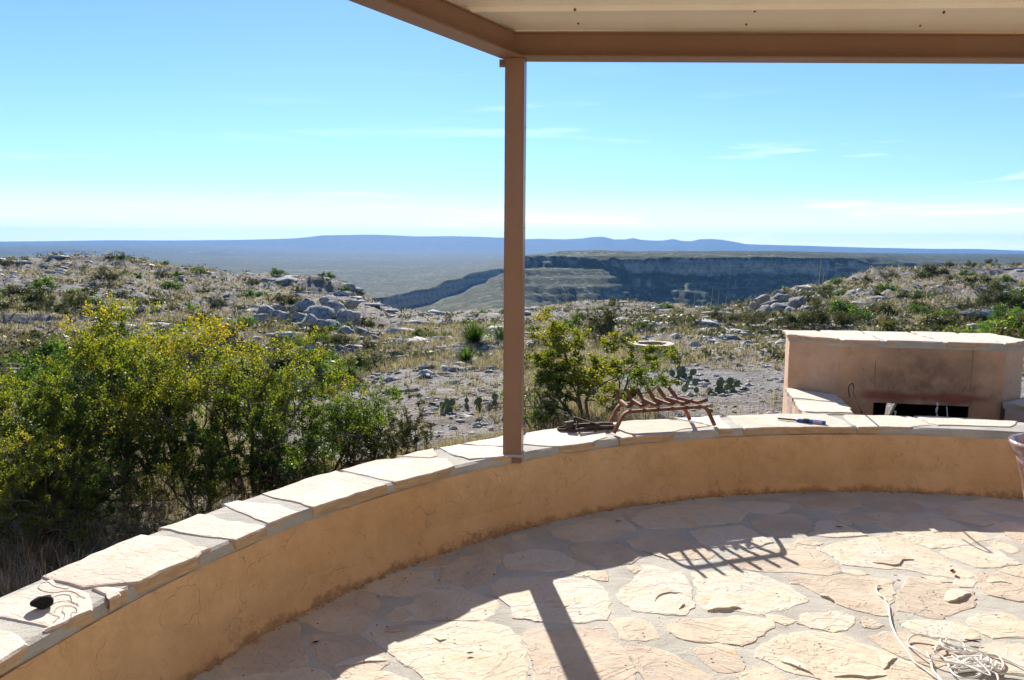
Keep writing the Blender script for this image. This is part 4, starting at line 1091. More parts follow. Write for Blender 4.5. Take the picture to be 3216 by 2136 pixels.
back = 7.42
e = (G2 - G1).normalized(); nrm = Vector((-e.y, e.x))      # points away from the viewer
OP0 = onz((2412 + 970 / 2.937), 1100 + 460 / 2.937, 0.36); OP1 = None
t0 = 0.31; t1 = 1.07; zt = 0.385
q0 = G1 + e * t0; q1 = G1 + e * t1
BL = Vector((2.62, back)); BR = Vector((4.45, 7.25))
wt = 0.30
bm = bmesh.new()
prism(bm, [GL, G1, q0, q0 + nrm * wt, q0 + nrm * 0.62, BL], -0.6, 0.865, go, .004, 1, 8, 0.12)
bm_obj('stucco_body', bm, M['grill_stucco'], grill)
bm = bmesh.new(); prism(bm, [q1, G2, GR, BR, q1 + nrm * 0.62], -0.6, 0.865, go, .004, 2, 8, 0.12); bm_obj('stucco_body', bm, M['grill_stucco'], grill)
bm = bmesh.new(); prism(bm, [q0 + e * .001, q1 - e * .001, q1 - e * .001 + nrm * wt, q0 + e * .001 + nrm * wt], zt, 0.8645, go, .003, 3, 6, 0.1); bm_obj('lintel', bm, M['grill_stucco'], grill)
# back of the firebox, with a broken gap that lets daylight through
bm = bmesh.new(); bk = nrm * 0.55
def bw(t, z):
    p = G1 + e * (t0 + t) + bk; return (p.x - go.x, p.y - go.y, z)
for quad in ([(-.0, -.6), (.32, -.6), (.30, .10), (.245, .16), (.27, .42), (.0, .42)], [(.32, -.6), (.77, -.6), (.77, .42), (.40, .42), (.285, .12), (.30, .10)]):
    f = bm.faces.new([bm.verts.new(bw(a, b)) for a, b in quad])
r_ = bmesh.ops.extrude_face_region(bm, geom=list(bm.faces)); bmesh.ops.translate(bm, vec=(nrm.x * .06, nrm.y * .06, 0), verts=[v for v in r_['geom'] if isinstance(v, bmesh.types.BMVert)])
bm_obj('firebox_back', bm, M['black'], grill)
bm = bmesh.new(); prism(bm, [q0 + nrm * (wt + .002), q1 + nrm * (wt + .002), q1 + nrm * .62, q0 + nrm * .62], 0.43, 0.8640, go, 0, 4); bm_obj('flue_block', bm, M['black'], grill)
bm = bmesh.new()
for p_, q_ in ((q0, 1), (q1, -1)):
    prism(bm, [p_ + e * .001 * q_ + nrm * .012, p_ + e * .012 * q_ + nrm * .012, p_ + e * .012 * q_ + nrm * .55, p_ + e * .001 * q_ + nrm * .55], -.3, zt - .003, go)
prism(bm, [q0 + e * .014 + nrm * .012, q1 - e * .014 + nrm * .012, q1 - e * .014 + nrm * .55, q0 + e * .014 + nrm * .55], -.3, -0.05, go)
bm_obj('firebox_lining', bm, M['black'], grill)
# mortar course and flagstone top
def off(P, d):
    c = sum(P, Vector((0, 0))) / len(P); return [p + (p - c).normalized() * d for p in P]
topP = [GL, G1, G2, GR, BR, BL]
bm = bmesh.new(); prism(bm, off(topP, .010), 0.8655, 0.921, go, .004, 6, 2, 0.1); bm_obj('cap_mortar', bm, M['mortar'], grill)
def lerp2(a, b, t): return a * (1 - t) + b * t
TP = off(topP, .03); gl_, g1_, g2_, gr_, br_, bl_ = TP
for i, poly in enumerate([[gl_, g1_, lerp2(g1_, g2_, .02), lerp2(bl_, br_, .16), bl_], [lerp2(g1_, g2_, .035), lerp2(g1_, g2_, .275), lerp2(bl_, br_, .372), lerp2(bl_, br_, .175)],
                          [lerp2(g1_, g2_, .295), lerp2(g1_, g2_, .635), lerp2(bl_, br_, .60), lerp2(bl_, br_, .385)], [lerp2(g1_, g2_, .65), lerp2(g1_, g2_, .97), lerp2(bl_, br_, .82), lerp2(bl_, br_, .615)],
                          [g2_, gr_, br_, lerp2(bl_, br_, .84), lerp2(g1_, g2_, .985)]]):
    o = stone('capstone', poly, 0.895, 0.928 + .004 * rng.random(), None, M['cap'], 0.010, 0.06, 700 + i, 0.004, .006, .06); o.parent = grill; o.location = (o.location.x - go.x, o.location.y - go.y, 0)

# low wing walls that join the barbecue to the patio wall
def wing(pts_in, pts_out, lab, seed, mat):
    w = empty('wing_wall', (pts_in[0][0], pts_in[0][1], 0)); tag(w, lab, 'wall'); org = Vector((pts_in[0][0], pts_in[0][1], 0))
    poly = [Vector(p) for p in pts_in] + [Vector(p) for p in pts_out[::-1]]
    bm = bmesh.new(); prism(bm, off(poly, -.02), -0.7, 0.392, org, .008, seed, 6, 0.09); bm_obj('stucco_face', bm, mat, w)
    bm = bmesh.new(); prism(bm, off(poly, -.004), 0.3925, 0.444, org, .005, seed + 1, 2, 0.09); bm_obj('cap_mortar', bm, M['mortar'], w)
    n = 2
    for k in range(n):
        a, b = k / n + .015, (k + 1) / n - .02
        pi = [Vector(pts_in[0]).lerp(Vector(pts_in[1]), t) for t in (a, (a + b) / 2, b)]; po = [Vector(pts_out[0]).lerp(Vector(pts_out[1]), t) for t in (a + .03, (a + b) / 2, b - .02)]
        P = pi + po[::-1]
        o = stone('capstone', P, 0.41, 0.449 + .003 * k, None, M['cap'], .012, .06, seed + 5 + k, .004, .006, .1); o.parent = w; o.location = (o.location.x - org.x, o.location.y - org.y, 0)
    return w


wing([(2.83, 6.67), (2.63, 5.88)], [(2.50, 7.03), (2.24, 5.87)], 'low stone capped wing wall joining left side of barbecue to curved wall', 40, M['pale_stucco'])
wing([(4.09, 6.40), (4.42, 5.62)], [(4.45, 6.66), (4.86, 5.60)], 'low stone capped wing wall on the right side of barbecue', 60, M['pale_stucco'])
# ash pit floor between the wings
bm = bmesh.new(); prism(bm, [(2.66, 5.92), (4.40, 5.66), (4.08, 6.40), (2.85, 6.66)], -0.5, -0.05, Vector((0, 0, 0)), 0, 9); tag(bm_obj('ash_pit_floor', bm, M['mortar']), kind='structure')

# ------------------------------------------------------------------ THINGS ON THE WALL
RV = lambda x, y, z=ZC: onz(1608 + x / 2.937, 1100 + y / 2.937, z)
RR = lambda x, y, z=ZC: onz(2412 + x / 2.937, 1100 + y / 2.937, z)


def fillet(pts, r=0.03, n=5):
    out = [Vector(pts[0])]
    for i in range(1, len(pts) - 1):
        p, a, b = Vector(pts[i]), Vector(pts[i - 1]), Vector(pts[i + 1])
        d1_ = (a - p); d2_ = (b - p); r1 = min(r, d1_.length * .45, d2_.length * .45); A_ = p + d1_.normalized() * r1; B_ = p + d2_.normalized() * r1
        for k in range(n + 1):
            t = k / n; out.append(A_ * (1 - t) ** 2 + p * 2 * t * (1 - t) + B_ * t * t)
    out.append(Vector(pts[-1])); return out


# fire grate
f1, f2 = RV(938, 765, ZC + .012), RV(1868, 692, ZC + .012)
r1, r2 = RV(892, 680, ZC + .012), RV(1640, 640, ZC + .012)
gc = (f1 + f2 + r1 + r2) / 4; gc.z = ZC
grate = empty('fire_grate', gc); tag(grate, 'rusty iron fire grate with six bent bars standing on the wall cap', 'fire grate')
rail_z = ZC + 0.152
def rail(a, b, zt, inset=.075):
    u_ = (b - a).normalized(); A_ = a + u_ * inset; B_ = b - u_ * inset; A_.z = B_.z = zt
    return fillet([a, A_, B_, b], .05)
fa, fb_ = f1 + Vector((.0, .0, 0)), f2
bm = bmesh.new(); add_bar(bm, [p - gc for p in rail(fa, fb_, rail_z)], .0105, .0105); bm_obj('front_rail', bm, M['rust'], grate)
bm = bmesh.new(); add_bar(bm, [p - gc for p in rail(r1, r2, rail_z)], .0105, .0105); bm_obj('rear_rail', bm, M['rust'], grate)
uf = (fb_ - fa).normalized(); ur = (r2 - r1).normalized()
FA, FB = fa + uf * .11, fb_ - uf * .10; RA, RB_ = r1 + ur * .055, r2 - ur * .10
for k in range(6):
    t = k / 5; Yf = 5.205 + .17 * t; Yr = 5.47 + .09 * t; q_ = lambda x, y, Y: ony(1608 + x / 2.937, 1100 + y / 2.937, Y)
    p0 = q_(962 + 483 * t, 368 - 22 * t, Yr + .06); p1 = q_(988 + 530 * t, 440 - 12 * t, Yr); p2 = q_(1072 + 650 * t, 548 - 44 * t, Yf); p3 = q_(1108 + 692 * t, 492 - 34 * t, Yf - .05)
    p1.z = rail_z + .024; p2.z = rail_z + .022
    bm = bmesh.new(); add_bar(bm, [q - gc for q in fillet([p0, p1, p2, p3], .02, 3)], .010, .010); bm_obj('grate_bar', bm, M['rust'], grate)

# old steel trap lying left of the grate
tc_ = RV(700, 735); trap = empty('steel_trap', (tc_.x, tc_.y, ZC), R_(14)); tag(trap, 'dark rusty steel trap of bent straps and bars beside the fire grate', 'trap')
bm = bmesh.new()
loop = smooth_path([(-.20, .035, .012), (-.10, .05, .012), (.10, .05, .012), (.19, .035, .012), (.205, 0, .012), (.185, -.03, .012), (.05, -.035, .012), (-.12, -.03, .012), (-.20, -.02, .012), (-.212, .01, .012)], 5, True)
add_bar(bm, loop, .0022, .012, cap=False); bm_obj('strap_loop', bm, M['dark_iron'], trap)
bm = bmesh.new(); add_bar(bm, smooth_path([(-.16, .03, .026), (-.03, .03, .030), (.10, .022, .034), (.19, .02, .03)], 5), .006, .010); bm_obj('spring_bar', bm, M['dark_iron'], trap)
bm = bmesh.new(); add_bar(bm, smooth_path([(-.16, -.06, .018), (-.11, -.075, .020), (-.05, -.07, .026), (.02, -.05, .03), (.11, -.045, .026), (.20, -.035, .022)], 6), [.012] * 31, .010, sides=8); bm_obj('jaw', bm, M['dark_iron'], trap)
bm = bmesh.new(); bmesh.ops.create_cone(bm, cap_ends=True, segments=18, radius1=.034, radius2=.034, depth=.06, matrix=Matrix.Translation((-.135, -.01, .038)) @ Matrix.Rotation(R_(80), 4, 'Y') @ Matrix.Rotation(R_(15), 4, 'X')); bm_obj('pan', bm, M['dark_iron'], trap)
bm = bmesh.new()
for k in range(6): bmesh.ops.create_icosphere(bm, subdivisions=1, radius=.009, matrix=Matrix.Translation((-.085 + .005 * (k % 2), -.01 - .002 * k, .025 + .010 * k)) @ Matrix.Diagonal((1.2, .8, .7, 1)))
bm_obj('chain_links', bm, M['dark_iron'], trap)
bm = bmesh.new(); add_bar(bm, [(-.10, .01, .088), (-.095, .008, .093), (-.02, -.01, .066), (.07, -.03, .042)], .007, .004); add_bar(bm, [(.07, -.03, .044), (.045, -.055, .025), (.022, -.085, .006)], .006, .004); bm_obj('trigger_lever', bm, M['dark_iron'], trap)

# blue lighter
la, lb = RR(90, 628, ZC + .014), RR(534, 668, ZC + .014); ld = lb - la; ll = ld.length; lighter = empty('gas_lighter', (la.x, la.y, ZC), math.atan2(ld.y, ld.x))
tag(lighter, 'blue and black long-nosed gas lighter lying on the wall cap', 'lighter')
M['blue'] = MB('blue_plastic', 0.35, 0.5).done((0.01, 0.17, 0.62)); M['blackp'] = MB('black_plastic', 0.4, 0.5).done((0.012, 0.012, 0.014)); M['lab'] = MB('pink_white_label', .6, .3).done((0.62, 0.42, 0.45))
bm = bmesh.new(); add_bar(bm, [(0, 0, .013), (ll * .40, 0, .013)], .0065, .0065, sides=10); bm_obj('barrel', bm, M['blackp'], lighter)
bm = bmesh.new(); add_bar(bm, [(ll * .385, 0, .0125), (ll * .42, 0, .0125), (ll * .55, 0, .0125), (ll * .80, 0, .0125), (ll * .985, 0, .0125), (ll, 0, .0125)], [.008, .014, .016, .016, .014, .010], [.008, .0125, .015, .015, .014, .010], sides=8, twist=.39); bm_obj('handle', bm, M['blue'], lighter)
bm = bmesh.new(); add_box(bm, (ll * .60, 0, .0125), (ll * .11, .0330, .0310)); bm_obj('trigger_band', bm, M['blackp'], lighter)
bm = bmesh.new(); add_box(bm, (ll * .83, -.0005, .0128), (ll * .19, .0325, .020)); bm_obj('sticker', bm, M['lab'], lighter)

# poker hooked rod leaning over the wall
pk = RR(870, 580); pk = Vector((pk.x, pk.y + .03, 0)); poker = empty('poker', (pk.x, pk.y, 0)); tag(poker, 'thin grey iron poker with hooked handle leaning behind the wall', 'poker')
Yp = pk.y + .02
def rp(x, y, dy=0): p = ony(2412 + x / 2.937, 1100 + y / 2.937, 5.64 + (Yp - 5.64) * min(1, max(0, (y - 340) / 245)) * (x > 770)); return p - Vector((pk.x, pk.y, 0))
pth = smooth_path([rp(752, 437, .01), rp(745, 390), rp(742, 345), rp(752, 315), rp(770, 306), rp(786, 318), rp(790, 350), rp(788, 395), rp(806, 440), rp(838, 510), rp(868, 585, .02)], 5)
pth.append(Vector((0.16, .07, -.02)))
bm = bmesh.new(); add_bar(bm, pth, .0058, .0058, sides=8); bm_obj('rod', bm, M['dark_iron'], poker)

# pale chain and rods hanging in the mouth of the barbecue
M['galv'] = MB('galvanised', .45, .5).done((0.72, .70, .66))
for j, (x, ya, yb, lab) in enumerate([(1560, 483, 640, 'pale twisted rod standing upright in front of the firebox opening'), (1172, 560, 640, 'short pale rod tip left of the other rods by firebox'), (1648, 520, 640, 'thin pale rod slanting at the right end of the firebox opening')]):
    p = ony(2412 + x / 2.937, 1100 + ya / 2.937, 6.30); q = Vector((p.x + (.05 if j == 2 else 0), p.y - .04, -.045))
    o = empty('iron_rod', (q.x, q.y, -.05)); tag(o, lab, 'rod'); bm = bmesh.new(); pts_ = []
    for k in range(26):
        t = k / 25; c = q.lerp(p, t) - Vector((q.x, q.y, -.05)); a = k * 1.3
        pts_.append(c + Vector((math.cos(a), math.sin(a), 0)) * (.004 if j < 2 else 0))
    add_bar(bm, pts_, .008 if j < 2 else .004, sides=6); bm_obj('shaft', bm, M['galv'], o)

# black stone on the left capstone
bs = onz(0 + 398 / 2.937, 1602 + 905 / 2.937, ZC)


def rock_mesh(name, seed, sub=3, sq=(1, 1, 1), rough=0.22, freq=1.6, flat=0.0):
    bm = bmesh.new(); bmesh.ops.create_icosphere(bm, subdivisions=sub, radius=1.0); rr = random.Random(seed)
    planes = [(Vector((rr.gauss(0, 1), rr.gauss(0, 1), rr.gauss(0, .8))).normalized(), rr.uniform(.55, .9)) for _ in range(9)]
    from mathutils import noise as mn
    o_ = Vector((seed * 3.7, seed * 1.3, seed * 7.1))
    for v in bm.verts:
        p = v.co.copy()
        for n_, d_ in planes:
            k = p.dot(n_)
            if k > d_: p = p - n_ * (k - d_) * .85
        p = p * (1 + rough * mn.fractal(p * freq + o_, .7, 2.1, 4)); v.co = Vector((p.x * sq[0], p.y * sq[1], p.z * sq[2]))
    me = bpy.data.meshes.new(name); bm.to_mesh(me); bm.free()
    for p in me.polygons: p.use_smooth = (sub >= 3)
    return me


M['basalt'] = MB('black_basalt', .9, .2); _b = M['basalt']; _v = _b.coord(); M['basalt'] = _b.done((.022, .021, .02), _b.bump(_b.noise(_v, 120, 4, .7), .004, 1))
o = link('black_stone', rock_mesh('black_stone', 3, 3, (.036, .028, .024), .18), M['basalt'], None, (bs.x, bs.y, ZC + .022)); o.rotation_euler.z = .5
tag(o, 'small black stone sitting on the swirl-patterned capstone at the left', 'stone')
# swirls of bedding weathered out on that capstone (geometry: thin raised ridges)
M['swirl'] = MB('dark_bedding_line', .9, .1).done((.30, .23, .19))
bm = bmesh.new()
for path in ([(350, 715), (375, 680), (440, 662), (500, 700), (600, 722), (640, 715)], [(350, 715), (400, 745), (500, 760), (600, 745), (680, 755), (740, 790), (790, 810)],
             [(430, 845), (480, 810), (560, 780), (640, 785), (660, 820), (670, 850), (720, 862)], [(440, 935), (500, 965), (550, 985), (520, 1010), (490, 1040)], [(505, 940), (520, 905), (580, 882), (650, 880), (700, 900), (710, 940), (660, 945), (655, 990), (600, 1030), (560, 1060)],
             [(590, 1000), (600, 960), (575, 930), (590, 890)], [(460, 885), (520, 850), (600, 838), (680, 850), (730, 880)]):
    P = smooth_path([onz(x / 2.937, 1602 + y / 2.937, ZC + .0035) for x, y in path], 6)
    add_bar(bm, P, .0007, .0006)
bm_obj('bedding_line', bm, M['swirl'], wall)

# ------------------------------------------------------------------ THINGS ON THE FLOOR
# glazed pot at the right edge
M['glaze'] = MB('brown_glaze', .22, .6); _b = M['glaze']; _v = _b.coord(); M['glaze'] = _b.done(_b.ramp(_b.noise(_v, 7, 5, .6, .6), [(.35, (.16, .08, .065)), (.55, (.32, .19, .15)), (.7, (.62, .54, .48))]), _b.bump(_b.noise(_v, 30, 4), .006, .6))
M['potwhite'] = MB('whitened_clay', .7, .3).done((.62, .56, .50))
pc_ = Vector((3.17, 4.42, 0)); pot = empty('glazed_pot', pc_); tag(pot, 'tall brown glazed pot with thick rolled rim at the right edge', 'pot')


def lathe(bm, prof, n=48):
    rows = []
    for k in range(n):
        a = 2 * math.pi * k / n; rows.append([bm.verts.new((math.cos(a) * r, math.sin(a) * r, z)) for r, z in prof])
    for k in range(n):
        a, b = rows[k], rows[(k + 1) % n]
        for i in range(len(prof) - 1): bm.faces.new((a[i], b[i], b[i + 1], a[i + 1]))


bm = bmesh.new(); lathe(bm, [(.0, .0), (.11, .0), (.115, .02), (.128, .12), (.150, .25), (.175, .38), (.198, .46), (.210, .515), (.19, .515), (.18, .45), (.15, .3), (.0, .28)]); bm_obj('body', bm, M['glaze'], pot, smooth=True)
bm = bmesh.new(); lathe(bm, [(.208, .50), (.224, .515), (.243, .545), (.252, .575), (.247, .592), (.235, .597), (.218, .588), (.202, .56), (.190, .516), (.208, .50)]); bm_obj('rim', bm, M['glaze'], pot, smooth=True)
bm = bmesh.new(); bmesh.ops.create_circle(bm, cap_ends=True, segments=32, radius=.186, matrix=Matrix.Translation((0, 0, .44))); bm_obj('potting_soil', bm, M['basalt'], pot)

# white cord
M['cord'] = MB('white_cord', .8, .2); _b = M['cord']; _v = _b.coord(); M['cord'] = _b.done((.80, .78, .73), _b.bump(_b.noise(_v, 300, 2), .002, .8))
cz = 0.0125
dp = lambda x, y, z=cz: onz(2500 + x / 2.722, 1560 + y / 2.722, z)
path = [(722, 758), (695, 762), (685, 790), (720, 840), (757, 862), (768, 895), (792, 930), (800, 1000), (815, 1080), (838, 1140), (880, 1220), (935, 1295), (975, 1350), (1015, 1410), (1100, 1470), (1180, 1530), (1300, 1600), (1500, 1640), (1700, 1610), (1720, 1540), (1640, 1500), (1500, 1470),
        (1300, 1440), (1150, 1400), (1030, 1330), (960, 1260), (975, 1210), (1060, 1200), (1200, 1235), (1350, 1290), (1450, 1330), (1540, 1390), (1600, 1460), (1560, 1540), (1420, 1560), (1330, 1490), (1290, 1400), (1220, 1350), (1190, 1320), (1240, 1300), (1330, 1320), (1450, 1350), (1600, 1330), (1720, 1370), (1775, 1430), (1740, 1480), (1680, 1490), (1690, 1440), (1660, 1390), (1560, 1340),
        (1400, 1300), (1300, 1270), (1285, 1245), (1340, 1235), (1420, 1260), (1450, 1310), (1400, 1340), (1280, 1310), (1235, 1270), (1240, 1240), (1290, 1270), (1400, 1330), (1520, 1350), (1640, 1350), (1800, 1390), (1949, 1460), (2100, 1520)]
rr = random.Random(5); P3 = []
for i, (x, y) in enumerate(path):
    p = dp(x, y); p.z = cz - .004 + (.016 * rr.random() if i > 18 else .001); P3.append(p)
cord = empty('cord', (dp(1400, 1350).x, dp(1400, 1350).y, 0)); tag(cord, 'tangled white cord lying in loops on the flagstone floor', 'cord'); co_ = Vector((cord.location.x, cord.location.y, 0))
bm = bmesh.new(); add_bar(bm, [p - co_ for p in smooth_path(P3, 7)], .0042, .0042, sides=6); bm_obj('strand', bm, M['cord'], cord)
# knotted heart of the tangle
c = dp(1545, 1450); P3 = []
for k in range(30):
    a = k * 2.399 + rr.uniform(-.5, .5); r_ = .02 + .085 * rr.random(); P3.append(c + Vector((math.cos(a) * r_ * 1.15, math.sin(a) * r_, .006 + .03 * rr.random() * (1 - r_ / .14))) - co_ - Vector((0, 0, c.z - .006)))
bm = bmesh.new(); add_bar(bm, smooth_path(P3, 7), .0036, .0036, sides=5); bm_obj('tangle', bm, M['cord'], cord)
for lp in ([(1120, 1325), (1130, 1360), (1155, 1410), (1170, 1480), (1240, 1568), (1280, 1650)], [(1165, 1300), (1230, 1270), (1330, 1290), (1300, 1240)], [(1700, 1520), (1800, 1515), (1949, 1535), (2100, 1550)], [(1400, 1500), (1390, 1450), (1450, 1400), (1530, 1420), (1600, 1390), (1500, 1330)]):
    bm = bmesh.new(); add_bar(bm, [p - co_ for p in smooth_path([dp(x, y, .010) for x, y in lp], 6)], .0042, .0042, sides=6); bm_obj('strand', bm, M['cord'], cord)

# leaves and seed pods
M['dleaf'] = MB('dry_brown_leaf', .8, .2).done((.17, .07, .035)); M['pod'] = MB('dark_seed_pod', .7, .3).done((.035, .022, .018)); M['yseed'] = MB('yellow_seed', .6, .3).done((.45, .42, .12))


def leaf(u, v, L, w, rz, mat, lab, cat, curl=.25, name='dry_leaf'):
    p = onz(u, v, .012); bm = bmesh.new(); rows = []
    for i in range(7):
        t = i / 6; ww = w * math.sin(math.pi * min(max(t, .04), .97)) ** .8
        rows.append([bm.verts.new(((t - .5) * L, s * ww, .004 + curl * L * (abs(s) * .5 + (t - .5) ** 2))) for s in (-1, 0, 1)])
    for a, b in zip(rows, rows[1:]):
        for k in range(2): bm.faces.new((a[k], a[k + 1], b[k + 1], b[k]))
    r_ = bmesh.ops.solidify(bm, geom=list(bm.faces), thickness=.0016)
    o = bm_obj(name, bm, mat, None, (p.x, p.y, .008)); o.rotation_euler.z = rz; return tag(o, lab, cat)


leaf(2500 + 1342 / 2.722, 1560 + 648 / 2.722, .050, .014, 1.3, M['dleaf'], 'curled brown leaf on the pink flagstone nearest the shadow', 'leaf')
leaf(2500 + 1508 / 2.722, 1560 + 1238 / 2.722, .060, .010, -.4, M['pod'], 'dark seed pod on mortar above the tangled cord', 'seed pod', .1, 'seed_pod')
leaf(1200 + 808 / 2.926, 1600 + 1320 / 2.926, .032, .008, .3, M['pod'], 'dark seed pod on the large cream flagstone left of post shadow', 'seed pod', .1, 'seed_pod')
leaf(600 + 1318 / 3.373, 1750 + 900 / 3.373, .034, .008, .4, M['pod'], 'dark seed pod on mortar inside the wall shadow', 'seed pod', .1, 'seed_pod')
leaf(2500 + 368 / 2.722, 1560 + 258 / 2.722, .045, .010, -.4, M['pod'], 'dark seed pod in the wall shadow at the right', 'seed pod', .1, 'seed_pod')
leaf(1800 + 385 / 2.7225, 1560 + 208 / 2.7225, .045, .008, .1, M['pod'], 'dark twig-like pod near the foot of the wall', 'seed pod', .05, 'seed_pod')
leaf(2500 + 850 / 2.722, 1560 + 676 / 2.722, .022, .010, .2, M['yseed'], 'little yellow green seed on the mortar beyond the cord end', 'seed', .2, 'seed')
bm = bmesh.new(); rr = random.Random(31)
for k in range(150):
    u = rr.uniform(500, 3200); v = rr.uniform(1580, 2130); p = onz(u, v, .0)
    if math.hypot(p.x - PC[0], p.y - PC[1]) > RB - .05: continue
    s = rr.uniform(.0018, .0042)
    g = bmesh.ops.create_icosphere(bm, subdivisions=1, radius=s)
    for vv in g['verts']: vv.co = Vector((vv.co.x * rr.uniform(1, 2), vv.co.y, vv.co.z * .6)) + Vector((p.x, p.y, .0105))
tag(bm_obj('floor_debris', bm, M['dleaf']), kind='stuff')

# ------------------------------------------------------------------ VEGETATION BUILDERS
def tubes(polys, sides=4):
    """polys: list of (points Nx3, radii N) -> V, F arrays"""
    V = []; Fq = []; base = 0
    for P, Rd in polys:
        P = np.asarray(P, float); n = len(P)
        D = np.gradient(P, axis=0); D /= np.linalg.norm(D, axis=1)[:, None] + 1e-9
        up = np.array([0.31, 0.17, 0.93]); s = np.cross(D, up); s /= np.linalg.norm(s, axis=1)[:, None] + 1e-9; t = np.cross(s, D)
        a = np.arange(sides) * 2 * math.pi / sides
        ring = P[:, None, :] + np.asarray(Rd)[:, None, None] * (np.cos(a)[None, :, None] * s[:, None, :] + np.sin(a)[None, :, None] * t[:, None, :])
        V.append(ring.reshape(-1, 3)); i = np.arange(n - 1)[:, None] * sides; k = np.arange(sides)[None, :]; k2 = (k + 1) % sides
        Fq.append(np.stack([i + k, i + k2, i + sides + k2, i + sides + k], -1).reshape(-1, 4) + base); base += n * sides
    return np.concatenate(V), np.concatenate(Fq)


def leaves(C, size, r, aspect=0.45, up=0.0):
    """small leaf quads centred on C (N,3)"""
    n = len(C); d = r.normal(size=(n, 3)); d[:, 2] += up; d /= np.linalg.norm(d, axis=1)[:, None]
    e_ = r.normal(size=(n, 3)); s = np.cross(d, e_); s /= np.linalg.norm(s, axis=1)[:, None] + 1e-9
    L = (size * r.uniform(.6, 1.35, n))[:, None]
    A_ = C - d * L * .5; B_ = C + d * L * .5; S_ = s * L * aspect
    V = np.stack([A_, C + S_, B_, C - S_], 1).reshape(-1, 3); Fq = np.arange(4 * n).reshape(-1, 4)
    return V, Fq


def grow(seed, height, spread, stems, levels=4, kids=(4, 5, 4, 3), crook=0.32, up=0.10, r0=0.03, base_r=0.12):
    r = np.random.default_rng(seed); polys = []; tips = []
    def br(p, d, L, rad, lv):
        n = 6 if lv < 2 else 4; P = [p]; q = p.copy(); dd = d.copy(); nodes = []
        for i in range(n):
            dd = dd + r.normal(size=3) * crook * (1 + .25 * lv) + np.array([0, 0, up]); dd /= np.linalg.norm(dd)
            q = q + dd * L / n; P.append(q); nodes.append((q, dd.copy()))
        R__ = np.linspace(rad, rad * .45, n + 1); polys.append((np.array(P), R__))
        if lv >= levels - 1: tips.append(np.array(P)); return
        if lv == levels - 2: tips.append(np.array(P[2:]))
        nk = kids[min(lv, len(kids) - 1)]
        for k in range(nk):
            f = (k + .6) / nk * .75 + .28; i = min(int(f * n), n - 1); b, bd = nodes[i]
            side = r.normal(size=3); side -= bd * side.dot(bd); side /= np.linalg.norm(side) + 1e-9
            nd = bd * .55 + side * .85 + np.array([0, 0, .06]); nd /= np.linalg.norm(nd)
            br(b, nd, L * r.uniform(.42, .68), rad * (1 - f * .4) * .58, lv + 1)
    for s in range(stems):
        a = 2 * math.pi * s / stems + r.uniform(-.5, .5); tl = r.uniform(.35, 1.0) * spread
        d = np.array([math.cos(a) * tl, math.sin(a) * tl, 1.0]); d /= np.linalg.norm(d)
        p = np.array([math.cos(a) * base_r * r.random(), math.sin(a) * base_r * r.random(), -.15])
        br(p, d, height * r.uniform(.6, .85), r0 * r.uniform(.7, 1.1), 0)
    return polys, tips


def shrub_meshes(name, seed, height, spread, stems, levels, kids, nleaf, lsize, r0=.03, scatter=.035, crook=.32, up=.10, sides=4, lowcut=.2, aspect=.45, twig_leaf_bias=1.0):
    polys, tips = grow(seed, height, spread, stems, levels, kids, crook, up, r0)
    mx = max(p[0][:, 2].max() for p in polys); s = height / mx
    polys = [(P * s, R__) for P, R__ in polys]; tips = [T * s for T in tips]
    V, Fq = tubes(polys, sides); wood = mesh_np(name + '_wood', V, Fq, True)
    r = np.random.default_rng(seed + 99)
    segs = np.concatenate([np.stack([T[:-1], T[1:]], 1) for T in tips]); ln = np.linalg.norm(segs[:, 1] - segs[:, 0], axis=1)
    # leafiness differs from bough to bough so the crown keeps gaps and clumps
    bias = np.clip(.35 + 2.2 * (fbm(segs[:, 0, 0] * 2.3 / max(height, .5) * 1.6, segs[:, 0, 2] * 3.1 + segs[:, 0, 1] * 2, seed, 3) + .22), .03, 2)
    low = np.clip((segs[:, 0, 2] / height - lowcut * .3) * 3, .05, 1); w = ln * bias * low; w /= w.sum()
    k = r.choice(len(segs), nleaf, p=w); t = r.random(nleaf)[:, None]
    C = segs[k, 0] * (1 - t) + segs[k, 1] * t + r.normal(size=(nleaf, 3)) * scatter
    V, Fq = leaves(C, lsize, r, aspect); fol = mesh_np(name + '_leaves', V, Fq)
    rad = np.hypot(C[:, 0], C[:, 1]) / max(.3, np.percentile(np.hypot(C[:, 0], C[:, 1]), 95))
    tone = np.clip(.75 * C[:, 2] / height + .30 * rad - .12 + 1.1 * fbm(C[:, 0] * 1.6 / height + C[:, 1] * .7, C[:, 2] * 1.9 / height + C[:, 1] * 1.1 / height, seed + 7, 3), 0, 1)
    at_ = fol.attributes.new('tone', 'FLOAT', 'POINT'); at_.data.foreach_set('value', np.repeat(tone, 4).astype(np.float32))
    return wood, fol


BIG = [shrub_meshes('bush_a', 5, 2.2, .95, 7, 5, (4, 4, 3, 3), 42000, .021, .034, .020, .27, .13),
       shrub_meshes('bush_b', 17, 2.2, .95, 6, 5, (4, 4, 3, 3), 34000, .021, .036, .021, .30, .12),
       shrub_meshes('bush_c', 29, 2.0, 1.25, 6, 5, (4, 4, 3, 3), 22000, .021, .030, .018, .34, .10)]
OPEN = shrub_meshes('bush_d', 43, 1.9, .95, 6, 5, (3, 4, 4, 3), 30000, .027, .034, .022, .30)
MIDB = [shrub_meshes('bush_m%d' % i, 60 + i, 1.2, 1.2, 6, 4, (4, 4, 3), 7000, .035, .018, .045) for i in range(3)]
FARB = [shrub_meshes('scrub_%d' % i, 80 + i, 1.0, 1.4, 6, 3, (4, 4), 1900, .075, .02, .075, sides=3, lowcut=0) for i in range(4)]


